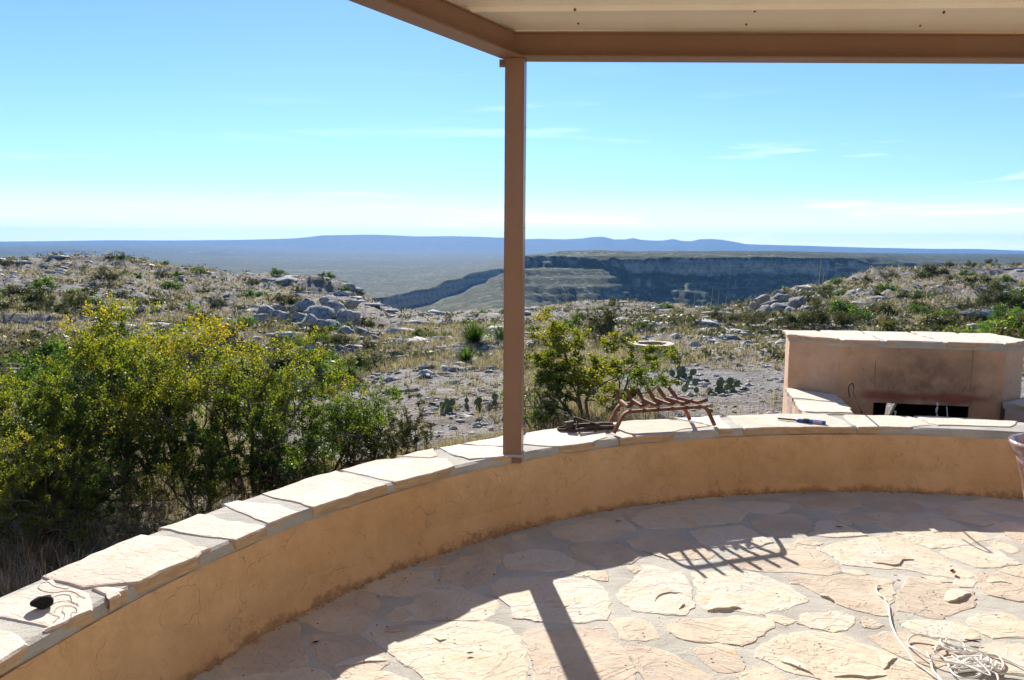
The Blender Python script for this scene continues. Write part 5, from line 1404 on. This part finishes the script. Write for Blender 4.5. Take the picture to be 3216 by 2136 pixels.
def shrub(name, pair, loc, s, rz, label, cat, mats, group=None, sz=None):
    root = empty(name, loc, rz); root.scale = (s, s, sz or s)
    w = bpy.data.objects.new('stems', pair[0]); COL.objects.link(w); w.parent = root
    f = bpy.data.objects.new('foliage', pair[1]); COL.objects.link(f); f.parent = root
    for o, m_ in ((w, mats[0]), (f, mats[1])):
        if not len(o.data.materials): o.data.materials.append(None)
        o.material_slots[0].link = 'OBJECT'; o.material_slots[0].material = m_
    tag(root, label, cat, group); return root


BK = M['bark']
def top_to_scale(u, r, vtop, h0):
    p = at(u, r); z = EZ + uv_slope(u, vtop)[1] * r; return p, max(.2, (z - p.z) / h0)


near_list = [  # u, distance, row of its top, mesh, label, leaf
    (345, 8.6, 672, 0, 'tallest yellow green bush standing beside the curved wall at left', 'leaf_yg', 2.2, .4),
    (-260, 8.6, 760, 0, 'bush just outside the view beyond the left edge bush', 'leaf_yg', 2.2, 2.4),
    (-620, 9.5, 800, 2, 'sprawling bush further left outside the view', 'leaf_gr', 2.0, .4),
    (60, 8.0, 745, 1, 'dense bush with orange tinged leaves at the left edge', 'leaf_yg', 2.2, 1.7),
    (170, 9.4, 690, 1, 'dark green bush with bare limb behind the left edge bush', 'leaf_gr', 2.2, 2.9),
    (560, 8.2, 712, 0, 'yellow green bush right of the tallest one with sparse tips', 'leaf_yg', 2.2, 2.2),
    (730, 8.6, 755, 2, 'thin airy bush with leaning twigs behind the wall', 'leaf_yg', 2.0, .9),
    (800, 9.0, 838, 2, 'wide airy bush with thin twigs reaching toward the post', 'leaf_yg', 2.0, 1.9),
    (880, 8.4, 885, 2, 'low sprawling bush nearest the post on its left', 'leaf_ol', 2.0, 3.6),
    (450, 7.6, 890, 1, 'low shaded green bush close below the wall cap', 'leaf_gr', 2.2, 4.4),
    (230, 7.3, 900, 2, 'leafy bush in front of the tallest bush', 'leaf_yg', 2.0, 5.2),
    (650, 7.6, 925, 1, 'shaded green bush crowding the wall left of the post', 'leaf_gr', 2.2, 5.9),
    (30, 7.2, 960, 0, 'orange and green bush low at the left edge', 'leaf_yg', 2.2, 3.1),
    (300, 6.4, 1120, 2, 'whitish flowering low shrub beside grey rocks at left', 'leaf_gy', 2.0, 1.1),
    (1385, 22, 678, 1, 'rounded bush behind the branching tree right of the post', 'leaf_ol', 2.2, 2.0),
    (1450, 21, 752, 1, 'dark green bush beside the stone fire ring', 'leaf_gr', 2.2, 1.0),
    (1270, 9.2, 880, 1, 'small dense green bush at the foot of the branching tree', 'leaf_gr', 2.2, 0.3),
    (1152, 26, 738, 1, 'upright green bush just left of the post beyond the dry grass', 'leaf_gr', 2.2, 4.0),
]
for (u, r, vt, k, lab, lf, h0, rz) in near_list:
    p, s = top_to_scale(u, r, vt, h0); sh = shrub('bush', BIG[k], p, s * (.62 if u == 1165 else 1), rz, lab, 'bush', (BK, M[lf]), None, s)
p, s = top_to_scale(1350, 9.6, 715, 1.9)
shrub('tree', OPEN, p, s * 1.4, 2.6, 'small open branching tree with grey limbs behind the wall right of post', 'tree', (BK, M['leaf_yg']), None, s)
p, s = top_to_scale(1245, 9.3, 775, 1.9); bare = grow(77, 1.9, .7, 4, 5, (4, 4, 3, 3), .3, .14, .02)
V, Fq = tubes([(P * (1.9 / max(q[0][:, 2].max() for q in bare[0])), R__) for P, R__ in bare[0]], 4)
o = link('bare_bush', mesh_np('bare_bush', V, Fq, True), BK, None, p); o.scale = (s * .8, s * .8, s); tag(o, 'leafless grey bush just right of the post', 'bush')

def where(u, r):
    zone = 'at the foot' if r < 32 else ('halfway up' if r < 62 else 'on the skyline')
    for lim, t in ((200, 'of left hillside near its left end'), (420, 'of left hillside above the tallest bush'), (600, 'of left hillside left of the outcrop'), (830, 'of left hillside round the outcrop'), (1010, 'of the hollow below the outcrop'), (1160, 'of the hollow left of the post'),
                   (1400, 'of the hollow just right of the post'), (1600, 'of the hollow beyond the fire ring'), (1830, 'of right hillside by the pale boulders'), (2050, 'of right hillside above barbecue left half'), (2250, 'of right hillside above barbecue right half'), (9999, 'of right hillside near its right end')):
        if u < lim: return zone.replace('halfway up', 'halfway up' if 'hillside' in t else 'in the middle') + ' ' + t


def size_word(s, a, b): return 'low' if s < a else ('middling' if s < b else 'broad')


mid_list = [(640, 700, 'leaf_ol', 1.35), (585, 660, 'leaf_ol', 1.5), (690, 680, 'leaf_ol', 1.6), (440, 716, 'leaf_br', .9), (500, 712, 'leaf_ol', 1.2), (555, 715, 'leaf_ol', .9), (250, 655, 'leaf_ol', 2.2), (180, 712, 'leaf_ol', 1.3), (120, 720, 'leaf_ol', 1.1),
            (285, 600, 'leaf_gr', 1.6), (370, 642, 'leaf_ol', 1.4), (20, 618, 'leaf_ol', 1.6), (745, 640, 'leaf_ol', 1.0), (765, 748, 'leaf_br', .7), (715, 805, 'leaf_yg', 1.3), (780, 800, 'leaf_ol', 1.1), (850, 805, 'leaf_ol', 1.1),
            (1105, 780, 'leaf_br', .9), (960, 775, 'leaf_gr', .9), (1000, 780, 'leaf_gr', .8), (1030, 775, 'leaf_gr', .8), (905, 835, 'leaf_ol', .7), (1110, 825, 'leaf_ol', .8), (1230, 715, 'leaf_gr', 1.3), (1480, 760, 'leaf_gr', 1.0), (1560, 745, 'leaf_gy', 1.0), (1600, 748, 'leaf_ol', .9), (1650, 735, 'leaf_gy', 1.5), (1690, 745, 'leaf_gy', 1.3),
            (1745, 750, 'leaf_ol', 1.2), (1870, 765, 'leaf_ol', 1.9), (1930, 760, 'leaf_ol', 1.5), (1840, 760, 'leaf_ol', 1.5), (2025, 670, 'leaf_ol', 1.0), (2115, 728, 'leaf_gr', 1.0), (2145, 730, 'leaf_gr', .8), (1960, 722, 'leaf_gr', .7), (1978, 738, 'leaf_gr', .7), (2225, 725, 'leaf_ol', 1.2), (2300, 715, 'leaf_ol', 2.1), (2190, 735, 'leaf_br', .9), (2210, 745, 'leaf_ol', 1.0),
            (2350, 770, 'leaf_br', 1.4), (2280, 768, 'leaf_br', .9), (1900, 690, 'leaf_ol', 1.4), (1860, 700, 'leaf_ol', 1.1), (2110, 680, 'leaf_gr', .8), (2150, 683, 'leaf_gr', .8), (2200, 640, 'leaf_gr', .7), (2140, 634, 'leaf_ol', 1.4), (2050, 645, 'leaf_ol', 1.3), (1995, 650, 'leaf_ol', 1.2), (1930, 656, 'leaf_gr', 1.2), (2240, 618, 'leaf_ol', 1.4), (2320, 606, 'leaf_gr', 1.6), (2285, 608, 'leaf_ol', 1.3)]
for i, (u, v, lf, w) in enumerate(mid_list):
    w = w * (.6 if 840 < u < 1720 else 1); p = hit(u, v + 4); side = 'left hillside' if u < 830 else ('hollow beyond the patio' if u < 1600 else 'right hillside')
    col_ = {'leaf_ol': 'olive', 'leaf_br': 'bright green', 'leaf_gr': 'dark green', 'leaf_yg': 'yellow green', 'leaf_gy': 'pale grey green'}[lf]
    g = 'rounded shrubs on the ' + side
    p.z -= .03
    shrub('shrub', MIDB[i % 3], p, w / 1.9, i * 1.7, '%s %s shrub %s' % (size_word(w, .9, 1.35), col_, where(u, p.xy.length)), 'shrub', (BK, M[lf]), g)

# smaller scrub over both hillsides and the hollow
# low scrub too small and dense to count
r_ = np.random.default_rng(91); n_ = 3100; az_ = r_.uniform(-.88, .80, n_ * 2); rd_ = 15 * (118 / 15) ** r_.random(n_ * 2); x_ = np.sin(az_) * rd_; y_ = np.cos(az_) * rd_
ok_ = (fbm(x_ / 7, y_ / 7, 33, 4) > -.03) & ~((x_ > 2.3) & (x_ < 4.9) & (y_ < 7.6)) & ~((az_ > -.24) & (az_ < 0) & (rd_ < 20)) & ~((az_ > .1) & (rd_ < 22) & (r_.random(n_ * 2) < .8)); x_, y_, rd_ = x_[ok_][:n_], y_[ok_][:n_], rd_[ok_][:n_]
z_ = np.array([gz(a, b) for a, b in zip(x_, y_)]); kk_ = 26; sc_ = r_.uniform(.08, .26, len(x_)) * (1 + rd_ / 90)
C_ = np.stack([np.repeat(x_, kk_), np.repeat(y_, kk_), np.repeat(z_, kk_)], -1); S_ = np.repeat(sc_, kk_)[:, None]; o_ = r_.normal(size=(len(C_), 3)) * S_ * np.array([.75, .75, .38]); o_[:, 2] = np.abs(o_[:, 2]) + .02
V, Fq = leaves(C_ + o_, 1.0, r_, .42); cc = (C_ + o_); V = V.reshape(-1, 4, 3); V = (V - cc[:, None, :]) * (S_ * .42 + .02)[:, :, None] + cc[:, None, :]
me_ = mesh_np('low_scrub', V.reshape(-1, 3), Fq); at_ = me_.attributes.new('tone', 'FLOAT', 'POINT'); at_.data.foreach_set('value', np.repeat(np.repeat(r_.random(len(x_)) * .8, kk_), 4).astype(np.float32))
tag(link('low_scrub', me_, M['leaf_lo']), kind='stuff')

rr = random.Random(404); cnt = 0; tries = 0; spots = []
while cnt < 243 and tries < 9000:
    tries += 1
    u = rr.uniform(-150, 2500); r = 17 * (115 / 17) ** rr.random()
    az = uv_slope(u, 700)[0]; x = math.sin(az) * r; y = math.cos(az) * r
    if float(fbm(np.array(x / 9), np.array(y / 9), 71, 3)) < -.06: continue
    if 840 < u < 1750 and r < 27: continue
    if any((x - a) ** 2 + (y - b) ** 2 < (.035 * r) ** 2 for a, b in spots): continue
    spots.append((x, y)); cnt += 1; z = gz(x, y)
    lf = rr.choice(['leaf_ol', 'leaf_ol', 'leaf_gr', 'leaf_gr', 'leaf_gy', 'leaf_gr', 'leaf_ol']); side = 'left hillside' if u < 830 else ('hollow beyond the patio' if u < 1600 else 'right hillside')
    col_ = {'leaf_ol': 'olive', 'leaf_br': 'bright green', 'leaf_gr': 'dark green', 'leaf_yg': 'yellow green', 'leaf_gy': 'pale grey green'}[lf]
    s = rr.uniform(.35, .85) * (1 + r / 160) * (.65 if 840 < u < 1720 else 1); zone = 'at the foot of' if r < 32 else ('halfway across' if r < 62 else 'along the skyline of')
    shrub('scrub_bush', FARB[cnt % 4], (x, y, z - .04), s, rr.random() * 6, '%s %s scrub bush %s' % ('spindly' if s < .5 else ('small' if s < .8 else 'spreading'), col_.replace('pale ', ''), where(u, r)), 'shrub', (BK, M[lf]), 'scrub bushes of the ' + side, s * rr.uniform(.6, 1.0))

# uncountable low ground cover: bunch grass and dead stalks
def tuft_field(n, seed, rmin, rmax, blades, h, w, u0=-900, u1=2700, thr=-.02, noise_s=5.0, pred=None):
    r = np.random.default_rng(seed); az0 = uv_slope(u0, 700)[0]; az1 = uv_slope(u1, 700)[0]
    az = r.uniform(az0, az1, n * 4); rad = rmin * (rmax / rmin) ** r.random(n * 4); x = np.sin(az) * rad; y = np.cos(az) * rad
    ok = (fbm(x / noise_s, y / noise_s, seed, 4) > thr) & (np.hypot(x - PC[0], y - PC[1]) > 4.85)
    ok &= ~((x > 2.3) & (x < 4.9) & (y < 7.6))
    uu = (x / y) * F / K + 1180; dist = np.hypot(x, y)      # the bare rocky patch left of the post and the gravel right of the tree
    ok &= ~((uu > 640) & (uu < 1170) & (dist > 9.5) & (dist < 19.5) & (r.random(len(x)) < .90))
    ok &= ~((uu > 1540) & (uu < 1830) & (dist < 15) & (r.random(len(x)) < .80)) & ~((uu > 1480) & (dist > 15) & (dist < 23) & (r.random(len(x)) < .75))
    x, y, rad = x[ok][:n], y[ok][:n], rad[ok][:n]; z = np.array([gz(a, b) for a, b in zip(x, y)])
    k = len(x); sc = r.uniform(.5, 1.3, k); X = np.repeat(x, blades); Y = np.repeat(y, blades); Z = np.repeat(z, blades); SC = np.repeat(sc, blades); RD = np.repeat(rad, blades)
    m_ = len(X); a = r.uniform(0, 6.283, m_); lean = np.abs(r.normal(.15, .5, m_)); hh = h * SC * r.uniform(.5, 1.1, m_)
    bx = X + np.cos(a) * r.random(m_) * .09 * SC; by = Y + np.sin(a) * r.random(m_) * .09 * SC
    ww = w * (1 + RD / 14) * r.uniform(.6, 1.2, m_); pa = a + 1.57 + r.normal(size=m_) * .6
    base = np.stack([bx, by, Z - .02], -1); sd = np.stack([np.cos(pa) * ww, np.sin(pa) * ww, 0 * pa], -1)
    mid = base + np.stack([np.cos(a) * lean * hh * .4, np.sin(a) * lean * hh * .4, hh * .6], -1); tip = base + np.stack([np.cos(a) * lean * hh * 1.2, np.sin(a) * lean * hh * 1.2, hh * (1 - .25 * lean)], -1)
    V = np.stack([base - sd, base + sd, mid + sd * .7, tip, mid - sd * .7], 1).reshape(-1, 3)
    i = np.arange(m_)[:, None] * 5; F1 = i + np.array([[0, 1, 2, 4]]); F2 = i + np.array([[4, 2, 3, 3]])
    tri = np.concatenate([i + np.array([[0, 1, 2]]), i + np.array([[0, 2, 4]]), i + np.array([[4, 2, 3]])])
    return V, tri


for nm, args in (('dry_grass', (3500, 5, 6.0, 16, 26, .24, .0026)), ('dry_grass', (15000, 6, 14, 42, 14, .21, .0034, -900, 2700, -.08, 7)), ('dry_grass', (17500, 8, 36, 115, 7, .32, .0042, -900, 2700, -.05, 11)), ('dead_stalks', (1200, 9, 4.2, 11, 14, .40, .0016, -900, 2700, -.04, 3))):
    V, T = tuft_field(*args); tag(link(nm, mesh_np(nm, V, T), M['grass']), kind='stuff')

# ------------------------------------------------------------------ ROCKS
RK = [rock_mesh('boulder_%d' % i, 11 + i * 5, 3, (1, .85, .72), .20) for i in range(5)]
SL = [rock_mesh('slab_%d' % i, 51 + i * 5, 3, (1, .75, .26), .20) for i in range(3)]
LEFT_B = [(615, 722, 28), (645, 740, 30), (670, 760, 26), (700, 715, 34), (735, 728, 38), (715, 752, 34), (755, 762, 36), (775, 718, 34), (800, 735, 34), (795, 762, 24), (815, 700, 20), (832, 768, 22), (790, 775, 30), (850, 775, 20), (865, 780, 14), (640, 715, 20), (600, 735, 20), (760, 697, 26), (690, 735, 24), (675, 785, 18), (585, 745, 16)]
for i, (u, v, w) in enumerate(LEFT_B):
    p = at(u, 49 - (v - 690) * .135); r = p.xy.length; s = w * K / F * r
    zc = EZ + uv_slope(u, v)[1] * r
    o = link('boulder', RK[i % 5], M['rock'], None, (p.x, p.y, zc)); o.scale = (s, s, s * rng.uniform(.8, 1.15)); o.rotation_euler = (rng.uniform(-.4, .4), rng.uniform(-.4, .4), rng.uniform(0, 6))
    tag(o, '%s grey boulder at the %s %s of the left outcrop' % ('small' if w < 21 else ('big' if w < 31 else 'huge'), 'top' if v < 722 else ('middle' if v < 750 else 'bottom'), 'left' if u < 690 else ('centre' if u < 765 else 'right')), 'boulder', 'boulders of the left outcrop')
RIGHT_B = [(1755, 690, 20), (1740, 705, 18), (1775, 702, 20), (1800, 690, 26), (1765, 722, 26), (1800, 715, 28), (1835, 700, 24), (1830, 725, 26), (1860, 715, 22), (1730, 722, 14), (1890, 728, 20), (1790, 678, 14), (1760, 745, 14), (1875, 742, 16), (1980, 750, 18), (2050, 748, 12), (2000, 735, 14)]
for i, (u, v, w) in enumerate(RIGHT_B):
    p = at(u, 45 - (v - 690) * .12); r = p.xy.length; s = w * K / F * r; zc = EZ + uv_slope(u, v)[1] * r
    o = link('boulder', RK[(i + 2) % 5], M['pale_rock'], None, (p.x, p.y, zc)); o.scale = (s, s, s * rng.uniform(.7, 1.0)); o.rotation_euler = (rng.uniform(-.4, .4), rng.uniform(-.4, .4), rng.uniform(0, 6))
    tag(o, '%s pale boulder at the %s %s of the right outcrop' % ('small' if w < 17 else ('big' if w < 23 else 'huge'), 'top' if v < 704 else ('middle' if v < 724 else 'bottom'), 'left' if u < 1775 else ('centre' if u < 1835 else 'right')), 'boulder', 'boulders of the right outcrop')
SLABS = [(980, 847, 24, 'squat pitted limestone block left of the pair beyond the dry patch'), (1045, 852, 30, 'broad flat limestone slab beside the squat pitted block'), (1020, 860, 14, 'small limestone lump in front of the broad flat slab'), (1085, 850, 20, 'right end slab of the row of limestone blocks'), (1035, 884, 28, 'long tilted limestone slab alone in the dry patch'), (900, 905, 30, 'wide limestone slab at the edge of the sprawling bush'), (945, 900, 26, 'grey limestone block right of the wide slab'),
         (1130, 900, 20, 'rounded limestone block near the post'), (730, 858, 20, 'flat pale slab seen between bushes left of the dry patch'), (775, 868, 12, 'small grey stone right of the flat pale slab'), (1000, 918, 16, 'low limestone slab in front of the prickly pears'), (690, 875, 14, 'grey stone half hidden behind the airy bush'), (960, 855, 10, 'little limestone lump left of the squat block'), (1075, 905, 14, 'flat stone between long slab and post')]
for i, (u, v, w, lab) in enumerate(SLABS):
    p = hit(u, v + 3); r = p.xy.length; s = w * K / F * r
    o = link('limestone_slab', SL[i % 3], M['pale_rock'], None, (p.x, p.y, p.z + s * .12)); o.scale = (s, s * .9, s * rng.uniform(.8, 1.3)); o.rotation_euler = (rng.uniform(-.12, .12), (-.28 if i == 4 else rng.uniform(-.1, .1)), rng.uniform(-.4, .4)); tag(o, lab, 'rock')
for k in range(13):
    u = 615 + k * 15.5 + rng.uniform(-4, 4); v = 653 + (k / 12) ** 2 * 14 + rng.uniform(-3, 3); r = 90; az, slp = uv_slope(u, v); s = rng.uniform(1.0, 1.7)
    o = link('ledge_block', RK[k % 5], M['rock'], None, (math.sin(az) * r, math.cos(az) * r, EZ + slp * r)); o.scale = (s * 1.3, s, s * rng.uniform(.55, .75)); o.rotation_euler.z = rng.uniform(0, 6)
    tag(o, 'big grey limestone block in the low cliff ending the left hillside', 'rock', 'blocks of the low cliff')
for (u, v, s, lab) in ((285, 1215, .20, 'large grey rock below the wall cap at left'), (315, 1238, .13, 'grey rock touching the larger one below the wall'), (215, 1300, .10, 'small grey rock in dry grass below the wall'), (375, 1190, .12, 'grey rock in the shade of the bushes near the wall'), (165, 1318, .08, 'smallest grey rock at the foot of the left wall')):
    p = hit(u, v, 3.4); o = link('rock', RK[int(s * 100) % 5], M['rock'], None, (p.x, p.y, p.z + s * .35)); o.scale = (s, s * .9, s * .8); o.rotation_euler.z = s * 40; tag(o, lab, 'rock')

# loose stones
def stone_field(n, seed, rmin, rmax, smin, smax, thr):
    r = np.random.default_rng(seed); az = r.uniform(-.88, .80, n * 3); rad = rmin * (rmax / rmin) ** r.random(n * 3); x = np.sin(az) * rad; y = np.cos(az) * rad
    ok = (fbm(x / 6, y / 6, seed + 3, 3) > thr) & (np.hypot(x - PC[0], y - PC[1]) > 4.7) & ~((x > 2.3) & (x < 4.9) & (y < 7.6)); x, y, rad = x[ok][:n], y[ok][:n], rad[ok][:n]
    base = np.array([[1, 0, 0], [-.5, .87, 0], [-.5, -.87, 0], [.35, .3, .62], [-.45, .1, .5], [.1, -.5, .55], [0, 0, -.6], [.6, -.7, .1]], float)
    faces = np.array([[0, 3, 5], [0, 1, 3], [1, 4, 3], [1, 2, 4], [2, 5, 4], [2, 7, 5], [7, 0, 5], [3, 4, 5], [0, 6, 1], [1, 6, 2], [2, 6, 7], [7, 6, 0]])
    k = len(x); s = (smin * (smax / smin) ** (r.random(k) ** 2.2)) * (1 + rad / 60); a = r.uniform(0, 6.28, k)
    z = np.array([gz(p_, q_) for p_, q_ in zip(x, y)])
    B = base[None] * (1 + r.normal(size=(k, 8, 3)) * .16) * np.stack([s, s * r.uniform(.5, 1, k), s * r.uniform(.3, .8, k) * (.45 if smin > .15 else 1)], -1)[:, None, :]
    c, s_ = np.cos(a)[:, None], np.sin(a)[:, None]; X = B[..., 0] * c - B[..., 1] * s_ + x[:, None]; Y = B[..., 0] * s_ + B[..., 1] * c + y[:, None]; Z = B[..., 2] + z[:, None]
    V = np.stack([X, Y, Z], -1).reshape(-1, 3); T = (np.arange(k)[:, None, None] * 8 + faces[None]).reshape(-1, 3); return V, T


for args in ((1100, 14, 24, 105, .20, .75, .02), (5300, 3, 6, 20, .02, .11, -.12), (5400, 4, 18, 100, .05, .24, -.10)):
    V, T = stone_field(*args); tag(link('loose_stones', mesh_np('loose_stones', V, T), M['pale_rock']), kind='stuff')

# ------------------------------------------------------------------ CACTUS, SOTOL
def pad_mesh():
    bm = bmesh.new(); bmesh.ops.create_uvsphere(bm, u_segments=14, v_segments=9, radius=1)
    for v in bm.verts:
        t = (v.co.z + 1) / 2; v.co.x *= (.62 + .38 * math.sin(math.pi * min(1, t * .85 + .12))); v.co = Vector((v.co.x * .085, v.co.y * .014, (v.co.z + 1) * .10))
    me = bpy.data.meshes.new('pad'); bm.to_mesh(me); bm.free()
    for p in me.polygons: p.use_smooth = True
    return me


PAD = pad_mesh()


def cactus(u, v, n, label, s=1.0, seed=0, width=.5):
    p = hit(u, v, 6.0); root = empty('prickly_pear', p); tag(root, label, 'cactus'); rr = random.Random(seed); placed = []
    for k in range(n):
        low = k < max(3, n // 2)
        if low:
            b = Vector((rr.uniform(-width, width) * 1.7, rr.uniform(-.4, .4), -.02 - .04 * rr.random())); M_ = Matrix.Translation(b) @ Matrix.Rotation(rr.uniform(-.5, .5), 4, 'Z') @ Matrix.Rotation(rr.uniform(-.25, .25), 4, 'Y') @ Matrix.Rotation(rr.uniform(-.25, .25), 4, 'X')
        else:
            M_ = rr.choice(placed[:max(3, n // 2)]) @ Matrix.Translation((rr.uniform(-.03, .03), 0, .185)) @ Matrix.Rotation(rr.uniform(-.8, .8), 4, 'Z') @ Matrix.Rotation(rr.uniform(-.45, .45), 4, 'Y')
        placed.append(M_); o = bpy.data.objects.new('pad', PAD); COL.objects.link(o); o.parent = root; q = rr.uniform(.85, 1.2); o.matrix_local = Matrix.Scale(s, 4) @ M_ @ Matrix.Scale(q, 4)
        if not len(PAD.materials): PAD.materials.append(M['cactus'])
    return root


cactus(1640, 905, 24, 'wide prickly pear clump with many pads right of the fire grate', 0.55, 3, .42)
cactus(1575, 872, 13, 'prickly pear in dry grass behind the fire grate', 0.55, 5, .22)
cactus(1045, 952, 11, 'prickly pear beyond the sprawling bush left of post', 0.55, 8, .2)
cactus(1110, 944, 14, 'prickly pear clump beside the post', 0.55, 9, .3)
cactus(914, 832, 6, 'tall prickly pear in dry grass left of the limestone blocks', 0.69, 12, .12)
cactus(858, 975, 5, 'prickly pear half hidden in the sprawling bush', 0.53, 15, .12)
cactus(1500, 775, 7, 'far prickly pear beside the dark bush by the fire ring', 0.69, 21, .4)
cactus(2150, 790, 6, 'prickly pear in dry grass above the barbecue top', 0.69, 25, .4)


def sotol(u, v, n, L, label, mat, seed):
    p = hit(u, v); r = np.random.default_rng(seed); a = r.uniform(0, 6.283, n); el = np.arcsin(r.uniform(.05, 1, n)); l = L * r.uniform(.75, 1.1, n)
    d = np.stack([np.cos(a) * np.cos(el), np.sin(a) * np.cos(el), np.sin(el)], -1); s = np.stack([-np.sin(a), np.cos(a), 0 * a], -1) * .010
    b = d * .04; mid = d * l[:, None] * .55; tip = d * l[:, None] - np.array([0, 0, 1]) * (l * .12 * np.cos(el))[:, None]
    V = np.stack([b - s, b + s, mid + s * .8, tip, mid - s * .8], 1).reshape(-1, 3); i = np.arange(n)[:, None] * 5
    T = np.concatenate([i + np.array([[0, 1, 2]]), i + np.array([[0, 2, 4]]), i + np.array([[4, 2, 3]])]); o = link('sotol_plant', mesh_np('sotol', V, T), mat, None, p); return tag(o, label, 'plant')


sotol(1093, 795, 700, .95, 'spiky green sotol rosette in dry grass left of the post', M['leaf_yg'], 1)
sotol(1885, 712, 350, .8, 'spiky sotol with tall dry stalks on the right hillside', M['leaf_ol'], 2)
sotol(1075, 838, 300, .6, 'small yellowish spiky rosette beside the limestone blocks', M['leaf_yg'], 3)
for i, (u, v, r0_) in enumerate(((1640, 712, 80), (1655, 712, 82), (1600, 708, 85), (1565, 706, 90), (1672, 716, 78), (1740, 712, 70), (1590, 1, 70), (1885, 712, 55), (1893, 712, 55))):
    if v == 1: continue
    p = at(u, r0_); bm = bmesh.new(); h = rng.uniform(1.6, 2.6); add_bar(bm, [(0, 0, -.1), (.03, 0, h * .5), (.10, 0, h)], [.035, .03, .022], [.035, .03, .022], sides=5)
    tag(bm_obj('flower_stalk', bm, M['grass'], None, p), 'thin dry flower stalk rising above the scrub', 'stalk', 'dry flower stalks on the crests')

# ------------------------------------------------------------------ STONE FIRE RING
p = hit(1502, 816); ring = empty('fire_ring', (p.x, p.y, p.z)); tag(ring, 'round fire ring of pale stacked stone on the bare ground', 'fire ring')
RG = .48; bm = bmesh.new()
blk = bmesh.new(); n = 16
def arc_block(r0, r1, a0, a1, z0, z1, seed):
    rr = random.Random(seed); bm = bmesh.new(); vs = []
    for z in (z0, z1):
        for r, a in ((r0, a0), (r1, a0), (r1, (a0 + a1) / 2), (r1, a1), (r0, a1), (r0, (a0 + a1) / 2)):
            vs.append(bm.verts.new((math.cos(a) * (r + rr.uniform(-.012, .012)), math.sin(a) * (r + rr.uniform(-.012, .012)), z + rr.uniform(-.006, .006))))
    bm.faces.new(vs[:6][::-1]); bm.faces.new(vs[6:])
    for i in range(6): bm.faces.new((vs[i], vs[(i + 1) % 6], vs[6 + (i + 1) % 6], vs[6 + i]))
    return bm
bm.free(); blk.free()
for c_ in range(3):
    for k in range(n):
        a0 = 2 * math.pi * (k + .5 * (c_ % 2)) / n; a1 = a0 + 2 * math.pi / n - .02
        if c_ < 2: b_ = arc_block(RG - .10, RG, a0, a1, -.12 + c_ * .155, .03 + c_ * .155, c_ * 100 + k); nm = 'stone_block'
        else: b_ = arc_block(RG - .15, RG + .02, a0, a1, .192, .240, 300 + k); nm = 'coping_stone'
        bm_obj(nm, b_, M['pale_rock'] if c_ < 2 else M['cap'], ring)

# ------------------------------------------------------------------ AIR
M['air'] = bpy.data.materials.new('air'); M['air'].use_nodes = True; nt = M['air'].node_tree; nt.nodes.clear()
pv = nt.nodes.new('ShaderNodeVolumePrincipled'); pv.inputs['Color'].default_value = (0.22, 0.50, 1.0, 1); pv.inputs['Density'].default_value = 0.95e-4; pv.inputs['Anisotropy'].default_value = 0.0
om = nt.nodes.new('ShaderNodeOutputMaterial'); nt.links.new(pv.outputs[0], om.inputs['Volume'])
bm = bmesh.new(); add_box(bm, (0, 0, 40), (20400, 20400, 300)); hz = bm_obj('haze', bm, M['air']); tag(hz, kind='stuff')
